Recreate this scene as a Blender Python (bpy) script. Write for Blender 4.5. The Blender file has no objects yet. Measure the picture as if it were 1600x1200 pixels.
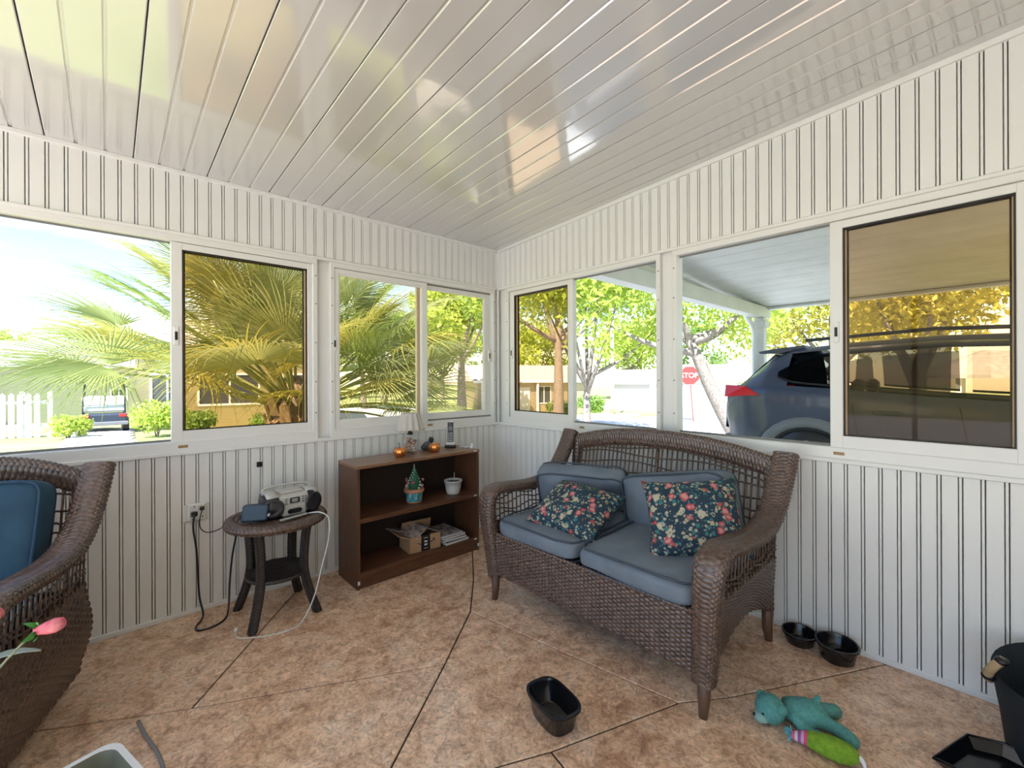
import bpy, bmesh, math, random
import numpy as np
from mathutils import Vector, Matrix

# ------------------------------------------------------------------ camera
FPX, YAW, ROLL, PY = 687.77, 0.827994, -0.003924, 590.13
CAM = np.array([-2.5313, -2.9351, 1.27])
scene = bpy.context.scene
col = scene.collection
_f = np.array([math.cos(YAW), math.sin(YAW), 0.0])
_r0 = np.array([math.sin(YAW), -math.cos(YAW), 0.0]); _u0 = np.array([0, 0, 1.0])
_r = _r0 * math.cos(ROLL) + _u0 * math.sin(ROLL)
_u = _u0 * math.cos(ROLL) - _r0 * math.sin(ROLL)
cd = bpy.data.cameras.new('camera'); co = bpy.data.objects.new('camera', cd); col.objects.link(co)
cd.sensor_fit = 'HORIZONTAL'; cd.sensor_width = 36.0; cd.lens = FPX / 1600 * 36.0
cd.shift_y = -(600 - PY) / 1600; cd.clip_start = 0.02; cd.clip_end = 400
co.matrix_world = Matrix(((_r[0], _u[0], -_f[0], CAM[0]), (_r[1], _u[1], -_f[1], CAM[1]), (_r[2], _u[2], -_f[2], CAM[2]), (0, 0, 0, 1)))
scene.camera = co

# ------------------------------------------------------------------ world, sun, exposure
scene.view_settings.view_transform = 'Standard'; scene.view_settings.look = 'None'
scene.view_settings.gamma = 1.0; scene.view_settings.use_curve_mapping = False
scene.view_settings.exposure = 2.48
SKY_STRENGTH = 0.075
SUN_STRENGTH = 3.6
wd = bpy.data.worlds.new('sky'); scene.world = wd; wd.use_nodes = True
nt = wd.node_tree; nt.nodes.clear()
out = nt.nodes.new('ShaderNodeOutputWorld'); bg = nt.nodes.new('ShaderNodeBackground')
sky = nt.nodes.new('ShaderNodeTexSky'); sky.sky_type = 'NISHITA'; sky.sun_disc = False
sky.sun_elevation = math.radians(58); sky.sun_rotation = math.radians(237); sky.air_density = 1.0; sky.dust_density = 0.2; sky.ozone_density = 3.0
tc = nt.nodes.new('ShaderNodeTexCoord'); mp = nt.nodes.new('ShaderNodeMapping'); mp.inputs['Scale'].default_value = (1, 1, 2.6)
nz = nt.nodes.new('ShaderNodeTexNoise'); nz.inputs['Scale'].default_value = 2.6; nz.inputs['Detail'].default_value = 7; nz.inputs['Roughness'].default_value = 0.6
cr = nt.nodes.new('ShaderNodeValToRGB'); cr.color_ramp.elements[0].position = 0.52; cr.color_ramp.elements[1].position = 0.72
mx = nt.nodes.new('ShaderNodeMix'); mx.data_type = 'RGBA'; mx.inputs['B'].default_value = (4.2, 4.3, 4.4, 1)
nt.links.new(tc.outputs['Generated'], mp.inputs['Vector']); nt.links.new(mp.outputs['Vector'], nz.inputs['Vector'])
nt.links.new(nz.outputs['Fac'], cr.inputs['Fac']); nt.links.new(cr.outputs['Color'], mx.inputs['Factor'])
nt.links.new(sky.outputs['Color'], mx.inputs['A']); nt.links.new(mx.outputs['Result'], bg.inputs['Color'])
bg.inputs['Strength'].default_value = SKY_STRENGTH; nt.links.new(bg.outputs['Background'], out.inputs['Surface'])
sd = bpy.data.lights.new('sun', 'SUN'); so = bpy.data.objects.new('sun', sd); col.objects.link(so)
sd.energy = SUN_STRENGTH; sd.angle = math.radians(0.6); sd.color = (0.94, 0.975, 1.05)
so.rotation_euler = Vector((0.70, 0.36, -1.0)).to_track_quat('-Z', 'Y').to_euler(); so.location = (-8, -14, 20)

R = random.Random(7)
RN = np.random.default_rng(11)
PI = math.pi

# ------------------------------------------------------------------ materials
MATS = {}
def mat(name, c, rough=0.5, metal=0.0, spec=0.5, noise=None, bump=None, coat=0.0, transl=None, alpha_noise=None):
    """noise=(scale, other colour, low, high); bump=(scale, strength)"""
    if name in MATS: return MATS[name]
    m = bpy.data.materials.new(name); m.use_nodes = True
    t = m.node_tree; b = t.nodes['Principled BSDF']
    b.inputs['Base Color'].default_value = (*c, 1); b.inputs['Roughness'].default_value = rough
    b.inputs['Metallic'].default_value = metal; b.inputs['Specular IOR Level'].default_value = spec
    b.inputs['Coat Weight'].default_value = coat
    m.diffuse_color = (*c, 1)
    if noise or bump:
        tcn = t.nodes.new('ShaderNodeTexCoord')
    if noise:
        n = t.nodes.new('ShaderNodeTexNoise'); n.inputs['Scale'].default_value = noise[0]; n.inputs['Detail'].default_value = 6
        r = t.nodes.new('ShaderNodeValToRGB')
        r.color_ramp.elements[0].position = noise[2] if len(noise) > 2 else .35; r.color_ramp.elements[1].position = noise[3] if len(noise) > 3 else .65
        r.color_ramp.elements[0].color = (*c, 1); r.color_ramp.elements[1].color = (*noise[1], 1)
        t.links.new(tcn.outputs['Object'], n.inputs['Vector']); t.links.new(n.outputs['Fac'], r.inputs['Fac'])
        t.links.new(r.outputs['Color'], b.inputs['Base Color'])
    if bump:
        n2 = t.nodes.new('ShaderNodeTexNoise'); n2.inputs['Scale'].default_value = bump[0]; n2.inputs['Detail'].default_value = 5
        bp = t.nodes.new('ShaderNodeBump'); bp.inputs['Strength'].default_value = bump[1]; bp.inputs['Distance'].default_value = 0.01
        t.links.new(tcn.outputs['Object'], n2.inputs['Vector']); t.links.new(n2.outputs['Fac'], bp.inputs['Height'])
        t.links.new(bp.outputs['Normal'], b.inputs['Normal'])
    if transl:
        tr = t.nodes.new('ShaderNodeBsdfTranslucent'); tr.inputs['Color'].default_value = (*transl[0], 1)
        ms = t.nodes.new('ShaderNodeMixShader'); ms.inputs['Fac'].default_value = transl[1]
        o = t.nodes['Material Output']
        t.links.new(b.outputs['BSDF'], ms.inputs[1]); t.links.new(tr.outputs['BSDF'], ms.inputs[2]); t.links.new(ms.outputs['Shader'], o.inputs['Surface'])
    MATS[name] = m
    return m

def glass_mat(name, tint, refl=1.0):
    if name in MATS: return MATS[name]
    m = bpy.data.materials.new(name); m.use_nodes = True
    t = m.node_tree; t.nodes.remove(t.nodes['Principled BSDF']); o = t.nodes['Material Output']
    tr = t.nodes.new('ShaderNodeBsdfTransparent'); tr.inputs['Color'].default_value = (*tint, 1)
    gl = t.nodes.new('ShaderNodeBsdfGlossy'); gl.inputs['Roughness'].default_value = 0.01; gl.inputs['Color'].default_value = (refl, refl, refl, 1)
    lw_ = t.nodes.new('ShaderNodeLayerWeight'); lw_.inputs['Blend'].default_value = .5
    pw_ = t.nodes.new('ShaderNodeMath'); pw_.operation = 'POWER'; pw_.inputs[1].default_value = 5
    fr = t.nodes.new('ShaderNodeMath'); fr.operation = 'MULTIPLY_ADD'; fr.inputs[1].default_value = .7; fr.inputs[2].default_value = .006
    t.links.new(lw_.outputs['Facing'], pw_.inputs[0]); t.links.new(pw_.outputs[0], fr.inputs[0])
    ms = t.nodes.new('ShaderNodeMixShader')
    t.links.new(fr.outputs[0], ms.inputs['Fac']); t.links.new(tr.outputs['BSDF'], ms.inputs[1]); t.links.new(gl.outputs['BSDF'], ms.inputs[2])
    t.links.new(ms.outputs['Shader'], o.inputs['Surface'])
    MATS[name] = m
    return m

WHITE = mat('white_vinyl', (.82, .82, .795), .38)
FRAME = mat('white_aluminium', (.80, .80, .77), .32)
TRACK = mat('grey_track', (.20, .20, .19), .5)
BLACKRUB = mat('black_gasket', (.012, .011, .012), .5)
BRASS = mat('gold_label', (.45, .29, .12), .4, noise=(220, (.22, .12, .04)))
TINT = glass_mat('bronze_glass', (.915, .835, .735))

def ceiling_mat():
    m = mat('gloss_white_panel', (.60, .60, .59), .22, spec=.6)
    t = m.node_tree; b = t.nodes['Principled BSDF']; b.inputs['Coat Weight'].default_value = 1.0; b.inputs['Coat Roughness'].default_value = .10; b.inputs['Coat IOR'].default_value = 2.2
    geo = t.nodes.new('ShaderNodeNewGeometry'); n = t.nodes.new('ShaderNodeTexNoise'); n.inputs['Scale'].default_value = 2.2; n.inputs['Detail'].default_value = 4
    mr = t.nodes.new('ShaderNodeMapRange'); mr.inputs['To Min'].default_value = .03; mr.inputs['To Max'].default_value = .11
    t.links.new(geo.outputs['Position'], n.inputs['Vector']); t.links.new(n.outputs['Fac'], mr.inputs['Value']); t.links.new(mr.outputs['Result'], b.inputs['Coat Roughness'])
    n2 = t.nodes.new('ShaderNodeTexNoise'); n2.inputs['Scale'].default_value = 26; n2.inputs['Detail'].default_value = 3
    bp = t.nodes.new('ShaderNodeBump'); bp.inputs['Strength'].default_value = .06; bp.inputs['Distance'].default_value = .004
    t.links.new(geo.outputs['Position'], n2.inputs['Vector']); t.links.new(n2.outputs['Fac'], bp.inputs['Height']); t.links.new(bp.outputs['Normal'], b.inputs['Coat Normal'])
    return m
CEIL = ceiling_mat()

def floor_mat():
    m = mat('stamped_concrete', (.3, .2, .14), .38)
    t = m.node_tree; b = t.nodes['Principled BSDF']
    geo = t.nodes.new('ShaderNodeNewGeometry')
    def noise(scale, det, rough=.6, dist=0.0):
        n = t.nodes.new('ShaderNodeTexNoise'); n.inputs['Scale'].default_value = scale; n.inputs['Detail'].default_value = det
        n.inputs['Roughness'].default_value = rough; n.inputs['Distortion'].default_value = dist
        t.links.new(geo.outputs['Position'], n.inputs['Vector']); return n
    def ramp(src, stops):
        r = t.nodes.new('ShaderNodeValToRGB'); e = r.color_ramp.elements
        while len(e) < len(stops): e.new(.5)
        for i, (p, c) in enumerate(stops): e[i].position = p; e[i].color = (*c, 1)
        t.links.new(src.outputs['Fac'], r.inputs['Fac']); return r
    def mix(a, bb, fac, mode='MIX'):
        x = t.nodes.new('ShaderNodeMix'); x.data_type = 'RGBA'; x.blend_type = mode
        t.links.new(a, x.inputs['A']); t.links.new(bb, x.inputs['B'])
        if isinstance(fac, float): x.inputs['Factor'].default_value = fac
        else: t.links.new(fac, x.inputs['Factor'])
        return x.outputs['Result']
    big = ramp(noise(1.6, 5, .6, .6), [(.32, (.54, .30, .17)), (.5, (.80, .54, .35)), (.68, (.86, .66, .50))])
    mid = ramp(noise(9, 9, .7, .8), [(.36, (.34, .17, .10)), (.52, (.82, .56, .38)), (.66, (.93, .77, .60))])
    c1 = mix(big.outputs['Color'], mid.outputs['Color'], .55)
    fine_n = noise(34, 9, .72, 1.6)
    fine = ramp(fine_n, [(.36, (.45, .42, .42)), (.52, (1, 1, 1)), (.68, (1.35, 1.3, 1.22))])
    c2 = mix(c1, fine.outputs['Color'], .8, 'MULTIPLY')
    spot = ramp(noise(3.2, 6, .65, .4), [(.60, (0, 0, 0)), (.74, (1, 1, 1))])
    dk = t.nodes.new('ShaderNodeRGB'); dk.outputs[0].default_value = (.14, .08, .055, 1)
    sc = t.nodes.new('ShaderNodeMath'); sc.operation = 'MULTIPLY'; sc.inputs[1].default_value = .45
    t.links.new(spot.outputs['Color'], sc.inputs[0])
    c3 = mix(c2, dk.outputs[0], sc.outputs[0])
    t.links.new(c3, b.inputs['Base Color'])
    mr = t.nodes.new('ShaderNodeMapRange'); mr.inputs['To Min'].default_value = .12; mr.inputs['To Max'].default_value = .36
    t.links.new(fine_n.outputs['Fac'], mr.inputs['Value']); t.links.new(mr.outputs['Result'], b.inputs['Roughness'])
    b1 = t.nodes.new('ShaderNodeBump'); b1.inputs['Strength'].default_value = .32; b1.inputs['Distance'].default_value = .012
    n3 = noise(22, 8, .65, 1.4); t.links.new(n3.outputs['Fac'], b1.inputs['Height']); t.links.new(b1.outputs['Normal'], b.inputs['Normal'])
    return m
FLOOR = floor_mat()

def wood_mat(name, c1, c2, axis_scale, rough=.42):
    m = mat(name, c1, rough)
    t = m.node_tree; b = t.nodes['Principled BSDF']
    tcn = t.nodes.new('ShaderNodeTexCoord'); mpn = t.nodes.new('ShaderNodeMapping'); mpn.inputs['Scale'].default_value = axis_scale
    n = t.nodes.new('ShaderNodeTexNoise'); n.inputs['Scale'].default_value = 6; n.inputs['Detail'].default_value = 8; n.inputs['Distortion'].default_value = 1.0
    r = t.nodes.new('ShaderNodeValToRGB'); r.color_ramp.elements[0].position = .35; r.color_ramp.elements[1].position = .68
    r.color_ramp.elements[0].color = (*c1, 1); r.color_ramp.elements[1].color = (*c2, 1)
    t.links.new(tcn.outputs['Object'], mpn.inputs['Vector']); t.links.new(mpn.outputs['Vector'], n.inputs['Vector'])
    t.links.new(n.outputs['Fac'], r.inputs['Fac']); t.links.new(r.outputs['Color'], b.inputs['Base Color'])
    return m
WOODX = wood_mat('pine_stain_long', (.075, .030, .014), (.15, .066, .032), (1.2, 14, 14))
WOODT = wood_mat('pine_lit_top', (.17, .085, .042), (.30, .165, .09), (1.2, 14, 14), .28)  # same pine in a paler colour, so the top looks lit
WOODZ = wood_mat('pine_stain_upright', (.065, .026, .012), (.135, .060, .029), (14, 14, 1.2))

def floral_mat():
    m = mat('floral_print', (.02, .05, .08), .8)
    t = m.node_tree; b = t.nodes['Principled BSDF']
    tcn = t.nodes.new('ShaderNodeTexCoord')
    cur = None
    base = t.nodes.new('ShaderNodeRGB'); base.outputs[0].default_value = (.012, .035, .06, 1); cur = base.outputs[0]
    def layer(scale, rad, colr, seed, ring=False, fac=1.0):
        nonlocal cur
        mpn = t.nodes.new('ShaderNodeMapping'); mpn.inputs['Location'].default_value = (seed, seed * 1.7, seed * .3)
        nzn = t.nodes.new('ShaderNodeTexNoise'); nzn.inputs['Scale'].default_value = scale * 1.6; nzn.inputs['Detail'].default_value = 2
        ad = t.nodes.new('ShaderNodeVectorMath'); ad.operation = 'MULTIPLY_ADD'
        ad.inputs[1].default_value = (.6 / scale,) * 3
        t.links.new(tcn.outputs['Object'], mpn.inputs['Vector']); t.links.new(tcn.outputs['Object'], nzn.inputs['Vector'])
        t.links.new(nzn.outputs['Color'], ad.inputs[0]); t.links.new(mpn.outputs['Vector'], ad.inputs[2])
        v = t.nodes.new('ShaderNodeTexVoronoi'); v.inputs['Scale'].default_value = scale
        t.links.new(ad.outputs[0], v.inputs['Vector'])
        r = t.nodes.new('ShaderNodeValToRGB'); e = r.color_ramp.elements
        if ring:
            e.new(.5); e.new(.6)
            for i, (p, k) in enumerate(((rad * .55, 0), (rad * .65, 1), (rad * .95, 1), (rad * 1.05, 0))): e[i].position = p; e[i].color = (k, k, k, 1)
        else:
            e[0].position = rad; e[0].color = (1, 1, 1, 1); e[1].position = rad * 1.12; e[1].color = (0, 0, 0, 1)
        t.links.new(v.outputs['Distance'], r.inputs['Fac'])
        x = t.nodes.new('ShaderNodeMix'); x.data_type = 'RGBA'
        t.links.new(r.outputs['Color'], x.inputs['Factor']); t.links.new(cur, x.inputs['A']); x.inputs['B'].default_value = (*colr, 1)
        cur = x.outputs['Result']
    layer(46, .30, (.36, .36, .27), .2)
    layer(30, .26, (.03, .16, .17), 1.1)
    layer(26, .24, (.45, .36, .20), 3.3, True)
    layer(17, .27, (.42, .07, .07), 5.7)
    layer(17, .17, (.55, .25, .24), 5.7)
    layer(13, .20, (.45, .40, .28), 8.1)
    layer(60, .20, (.10, .20, .20), 9.4)
    t.links.new(cur, b.inputs['Base Color'])
    return m
FLORAL = floral_mat()

WICK = mat('brown_wicker', (.050, .027, .019), .30, spec=.8, noise=(75, (.150, .092, .066)))
WICKDK = mat('shade_core', (.018, .012, .010), .6)  # near-black backing colour stands in for shade in the weave gaps
LEGWOOD = mat('brown_leg', (.12, .065, .04), .45)
BLUE = mat('slate_blue_fabric', (.135, .170, .215), .8, noise=(9, (.175, .215, .262)), bump=(420, .25))
NAVY = mat('navy_fabric', (.012, .050, .095), .8, noise=(8, (.020, .072, .128)), bump=(420, .25))
BLUEPIPE = mat('blue_piping', (.055, .074, .100), .8)
BLACK = mat('black_plastic', (.008, .008, .010), .28)
SILVER = mat('silver_plastic', (.55, .54, .50), .34, metal=.25)
WPLAST = mat('white_plastic', (.72, .73, .71), .4)
GREYP = mat('grey_plastic', (.16, .16, .17), .45)

# ------------------------------------------------------------------ mesh helper
class MB:
    def __init__(s): s.v = []; s.f = []; s.n = 0
    def add(s, verts, faces):
        o = s.n; s.v.extend([tuple(map(float, p)) for p in verts]); s.f.extend([tuple(i + o for i in q) for q in faces]); s.n = len(s.v); return o
    def box(s, lo, hi, ch=0.0):
        x0, y0, z0 = lo; x1, y1, z1 = hi
        if ch <= 0:
            s.add([(x0, y0, z0), (x1, y0, z0), (x1, y1, z0), (x0, y1, z0), (x0, y0, z1), (x1, y0, z1), (x1, y1, z1), (x0, y1, z1)],
                  [(0, 3, 2, 1), (4, 5, 6, 7), (0, 1, 5, 4), (1, 2, 6, 5), (2, 3, 7, 6), (3, 0, 4, 7)])
        else:
            vs = []; idx = {}
            for ix in (0, 1):
                for iy in (0, 1):
                    for iz in (0, 1):
                        c = [(x0, x1)[ix], (y0, y1)[iy], (z0, z1)[iz]]
                        for a in range(3):
                            p = []
                            for b in range(3):
                                sgn = -1 if (ix, iy, iz)[b] else 1
                                p.append(c[b] + (0 if b == a else sgn * ch))
                            idx[(ix, iy, iz, a)] = len(vs); vs.append(tuple(p))
            fs = []
            for a in range(3):
                b, c = (a + 1) % 3, (a + 2) % 3
                for k in (0, 1):
                    q = []
                    for (i, j) in ((0, 0), (1, 0), (1, 1), (0, 1)):
                        key = [0, 0, 0]; key[a] = k; key[b] = i; key[c] = j
                        q.append(idx[(*key, a)])
                    fs.append(tuple(q) if k else tuple(reversed(q)))
            for a in range(3):     # edge chamfers along axis a
                b, c = (a + 1) % 3, (a + 2) % 3
                for i in (0, 1):
                    for j in (0, 1):
                        k0 = [0, 0, 0]; k0[b] = i; k0[c] = j; k1 = list(k0); k1[a] = 1
                        q = [idx[(*k0, b)], idx[(*k1, b)], idx[(*k1, c)], idx[(*k0, c)]]
                        fs.append(tuple(q) if (i != j) else tuple(reversed(q)))
            for ix in (0, 1):
                for iy in (0, 1):
                    for iz in (0, 1):
                        q = [idx[(ix, iy, iz, a)] for a in range(3)]
                        fs.append(tuple(q) if (ix + iy + iz) % 2 else tuple(reversed(q)))
            s.add(vs, fs)
        return s
    def prism(s, poly, axis, a, b):
        """poly 2d points extruded along axis (0,1,2) from a to b"""
        def P(p, h):
            return {0: (h, p[0], p[1]), 1: (p[0], h, p[1]), 2: (p[0], p[1], h)}[axis]
        n = len(poly)
        s.add([P(p, a) for p in poly] + [P(p, b) for p in poly],
              [tuple(range(n))[::-1], tuple(range(n, 2 * n))] + [(i, (i + 1) % n, n + (i + 1) % n, n + i) for i in range(n)])
        return s
    def tube(s, path, rad, sides=8, cap=True, closed=False):
        P = [Vector(p) for p in path]; n = len(P)
        if not isinstance(rad, (list, tuple)): rad = [rad] * n
        T = []
        for i in range(n):
            a = P[(i - 1) % n] if closed else P[max(i - 1, 0)]; b = P[(i + 1) % n] if closed else P[min(i + 1, n - 1)]
            d = b - a; T.append(d.normalized() if d.length > 1e-9 else Vector((0, 0, 1)))
        nv = T[0].orthogonal().normalized(); vs = []
        for i in range(n):
            nv = (nv - T[i] * nv.dot(T[i]))
            nv = nv.normalized() if nv.length > 1e-6 else T[i].orthogonal().normalized()
            bn = T[i].cross(nv)
            for k in range(sides):
                a = 2 * PI * k / sides
                vs.append(P[i] + (nv * math.cos(a) + bn * math.sin(a)) * rad[i])
        fs = []
        for i in range(n if closed else n - 1):
            j = (i + 1) % n
            for k in range(sides):
                k2 = (k + 1) % sides
                fs.append((i * sides + k, i * sides + k2, j * sides + k2, j * sides + k))
        if cap and not closed:
            fs.append(tuple(range(sides))[::-1]); fs.append(tuple((n - 1) * sides + k for k in range(sides)))
        s.add(vs, fs); return s
    def lathe(s, prof, c=(0, 0, 0), seg=20, flute=None, cap=True):
        """prof list of (r,z)"""
        vs = []; n = len(prof)
        for i, (r, z) in enumerate(prof):
            for k in range(seg):
                a = 2 * PI * k / seg
                rr = r * (1 + (flute(a, i / (n - 1)) if flute else 0))
                vs.append((c[0] + rr * math.cos(a), c[1] + rr * math.sin(a), c[2] + z))
        fs = []
        for i in range(n - 1):
            for k in range(seg):
                k2 = (k + 1) % seg
                fs.append((i * seg + k, i * seg + k2, (i + 1) * seg + k2, (i + 1) * seg + k))
        if cap:
            fs.append(tuple(range(seg))[::-1]); fs.append(tuple((n - 1) * seg + k for k in range(seg)))
        s.add(vs, fs); return s
    def ball(s, c, r, seg=10, rings=7, sc=(1, 1, 1), rot=None):
        vs = []; fs = []
        M = rot if rot else Matrix.Identity(3)
        for i in range(rings + 1):
            t = PI * i / rings
            for k in range(seg):
                a = 2 * PI * k / seg
                p = M @ Vector((r * sc[0] * math.sin(t) * math.cos(a), r * sc[1] * math.sin(t) * math.sin(a), -r * sc[2] * math.cos(t)))
                vs.append((c[0] + p.x, c[1] + p.y, c[2] + p.z))
        for i in range(rings):
            for k in range(seg):
                k2 = (k + 1) % seg
                fs.append((i * seg + k, i * seg + k2, (i + 1) * seg + k2, (i + 1) * seg + k))
        s.add(vs, fs); return s
    def grid(s, P, closed_u=False):
        """P array (a,b,3)"""
        a, b = P.shape[:2]
        fs = []
        for i in range(a - 1):
            for j in range(b if closed_u else b - 1):
                j2 = (j + 1) % b
                fs.append((i * b + j, i * b + j2, (i + 1) * b + j2, (i + 1) * b + j))
        s.add(P.reshape(-1, 3), fs); return s
    def mesh(s, name):
        me = bpy.data.meshes.new(name); me.from_pydata(s.v, [], s.f); return me
    def build(s, name, m, parent=None, smooth=False, loc=None, rot=None):
        me = s.mesh(name); me.materials.append(m)
        if smooth: me.polygons.foreach_set('use_smooth', [True] * len(me.polygons))
        return link(name, me, parent, loc, rot)

def link(name, me, parent=None, loc=None, rot=None):
    o = bpy.data.objects.new(name, me); col.objects.link(o)
    if parent is not None: o.parent = parent
    if loc is not None: o.location = loc
    if rot is not None: o.rotation_euler = rot
    return o
def fixn(o):
    bm = bmesh.new(); bm.from_mesh(o.data); bmesh.ops.remove_doubles(bm, verts=bm.verts, dist=1e-6); bmesh.ops.recalc_face_normals(bm, faces=bm.faces); bm.to_mesh(o.data); bm.free(); return o
def autosmooth(o, ang=40):
    me = o.data; me.polygons.foreach_set('use_smooth', [True] * len(me.polygons))
    me.set_sharp_from_angle(angle=math.radians(ang)); return o
def tag(o, label=None, cat=None, group=None, kind=None):
    if label: o['label'] = label
    if cat: o['category'] = cat
    if group: o['group'] = group
    if kind: o['kind'] = kind
    return o
def thing(name, label, cat, loc=(0, 0, 0), rotz=0.0, group=None):
    o = bpy.data.objects.new(name, None); col.objects.link(o); o.empty_display_size = .05
    o.location = loc; o.rotation_euler = (0, 0, rotz); return tag(o, label, cat, group)
def struct(o): o['kind'] = 'structure'; return o
def copy_tree(o, parent=None):
    c = o.copy(); col.objects.link(c)
    if parent is not None: c.parent = parent
    for ch in list(o.children): copy_tree(ch, c)
    return c
def catmull(pts, n):
    P = [np.array(p, float) for p in pts]; P = [2 * P[0] - P[1]] + P + [2 * P[-1] - P[-2]]; o = []
    m = len(P) - 3
    for i in range(n + 1):
        t = i / n * m; k = min(int(t), m - 1); t -= k
        a, b, c, d = P[k:k + 4]
        o.append(.5 * ((2 * b) + (-a + c) * t + (2 * a - 5 * b + 4 * c - d) * t * t + (-a + 3 * b - 3 * c + d) * t ** 3))
    return o
def ray(x, y): return _f + (x - 800) / FPX * _r + (PY - y) / FPX * _u
def at_floor(x, y, z=0.0):
    d = ray(x, y); return CAM + d * ((z - CAM[2]) / d[2])
def at_y(x, y, Y=0.0):
    d = ray(x, y); return CAM + d * ((Y - CAM[1]) / d[1])
def at_x(x, y, X=0.0):
    d = ray(x, y); return CAM + d * ((X - CAM[0]) / d[0])
def at_depth(x, y, dep): return CAM + ray(x, y) * dep

#@@STRUCTURE
# ------------------------------------------------------------------ room shell
X0, Y0 = -4.62, -4.62            # far ends of the room
ZS, ZH, ZC, SL = 0.867, 2.050, 2.384, 0.0632
def zceil(y): return ZC - SL * y
PITCH = 0.0625

# floor: slabs between hand-cut joints
jb, jc, jd, je = (-2.296, -.844), (-1.432, -1.289), (-1.081, -1.014), (-.836, -.723)
ja, jB2, je2 = (-3.76, 0), (-1.607, 0), (-.30, 0)
jC1, jc2, jm = (-1.857, -1.608), (X0, -3.68), (-2.00, -1.715)
jf = tuple(at_floor(1060, 1098)[:2]); jg = tuple(at_floor(861, 1174)[:2]); jh = tuple(at_floor(772, 1199)[:2])
ji = tuple(at_floor(1140, 1089)[:2]); jj = tuple(at_floor(1209, 1075)[:2]); jk = (0, -2.62)
jG = (jg[0] - .55, Y0); jF = (-.10, 0); jB1 = (-2.034, -.523)
slabs = [[ja, jb, jB1, jB2], [jB2, jB1, jb, jc, jd, je, je2], [(X0, 0), (X0, -3.68), jm, jC1, jc, jb, ja],
         [je2, je, jd, jf, ji, jF][::-1] if False else [jd, jf, ji, jF, je2, je], [jF, ji, jj, jk, (0, 0)], [jc, jC1, jm, jh, jg, jf, jd],
         [(X0, Y0), jG, jg, jh, jm, (X0, -3.68)], [jg, jG, (0, Y0), jk, jj, ji, jf]]
fl = MB().box((X0 - .1, Y0 - .1, -.16), (.1, .1, -.006)).build('floor', mat('joint_dirt', (.035, .022, .016), .9)); struct(fl)
def inset(poly, d):
    n = len(poly); A = sum(poly[i][0] * poly[(i + 1) % n][1] - poly[(i + 1) % n][0] * poly[i][1] for i in range(n))
    sg = 1 if A > 0 else -1; o = []
    for i in range(n):
        p0, p1, p2 = (Vector(poly[(i + k) % n]) for k in (-1, 0, 1))
        e1 = (p1 - p0).normalized(); e2 = (p2 - p1).normalized()
        n1 = Vector((-e1.y, e1.x)) * sg; n2 = Vector((-e2.y, e2.x)) * sg
        b = (n1 + n2); b = b / max(.35, b.length_squared) * 2 if b.length > 1e-6 else n1
        o.append(tuple(p1 + b * d * .5 * 1.0)) if False else o.append(tuple(p1 + b * d))
    return o if A > 0 else o[::-1]
for pl in slabs:
    # subdivide edges with a slight wander is skipped on walls
    q = inset(pl, .0032); q2 = inset(pl, .0058); n = len(q)
    m = MB(); m.add([(x, y, -.005) for x, y in q] + [(x, y, -.003) for x, y in q] + [(x, y, 0) for x, y in q2],
                    [tuple(range(2 * n, 3 * n))] + [(i, (i + 1) % n, n + (i + 1) % n, n + i) for i in range(n)] + [(n + i, n + (i + 1) % n, 2 * n + (i + 1) % n, 2 * n + i) for i in range(n)])
    m.build('slab', FLOOR, fl)

# ceiling: metal panels with pressed ribs, seams along y
ce = MB()
ce.add([(X0 - .1, .1, zceil(.1) + .03), (.1, .1, zceil(.1) + .03), (.1, Y0 - .1, zceil(Y0 - .1) + .03), (X0 - .1, Y0 - .1, zceil(Y0 - .1) + .03),
        (X0 - .1, .1, zceil(.1) + .10), (.1, .1, zceil(.1) + .10), (.1, Y0 - .1, zceil(Y0 - .1) + .10), (X0 - .1, Y0 - .1, zceil(Y0 - .1) + .10)],
       [(0, 1, 2, 3), (7, 6, 5, 4), (0, 4, 5, 1), (1, 5, 6, 2), (2, 6, 7, 3), (3, 7, 4, 0)])
ce = struct(ce.build('ceiling', mat('seam_grey', (.16, .16, .16), .6)))
PW = .3085
def ceil_panel(xa, xb):
    w = xb - xa; g = .0022
    prof = [(xa + g, .02), (xa + g, .002), (xa + g + .003, 0)]
    for k in (1, 2):
        c = xa + PW * k / 3
        if c < xb - .02: prof += [(c - .007, 0), (c - .003, .005), (c + .003, .005), (c + .007, 0)]
    prof += [(xb - g - .003, 0), (xb - g, .002), (xb - g, .02)]
    n = len(prof); m = MB()
    m.add([(x, 0, zceil(0) + z) for x, z in prof] + [(x, Y0, zceil(Y0) + z) for x, z in prof], [(i, i + 1, n + i + 1, n + i) for i in range(n - 1)])
    return m.build('ceiling_panel', CEIL, ce)
xs = [0.0, -.274] + [-.274 - PW * k for k in range(1, 15)]
xs = [x for x in xs if x > X0] + [X0]
for a, b in zip(xs[1:], xs[:-1]): ceil_panel(a, b)

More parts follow.
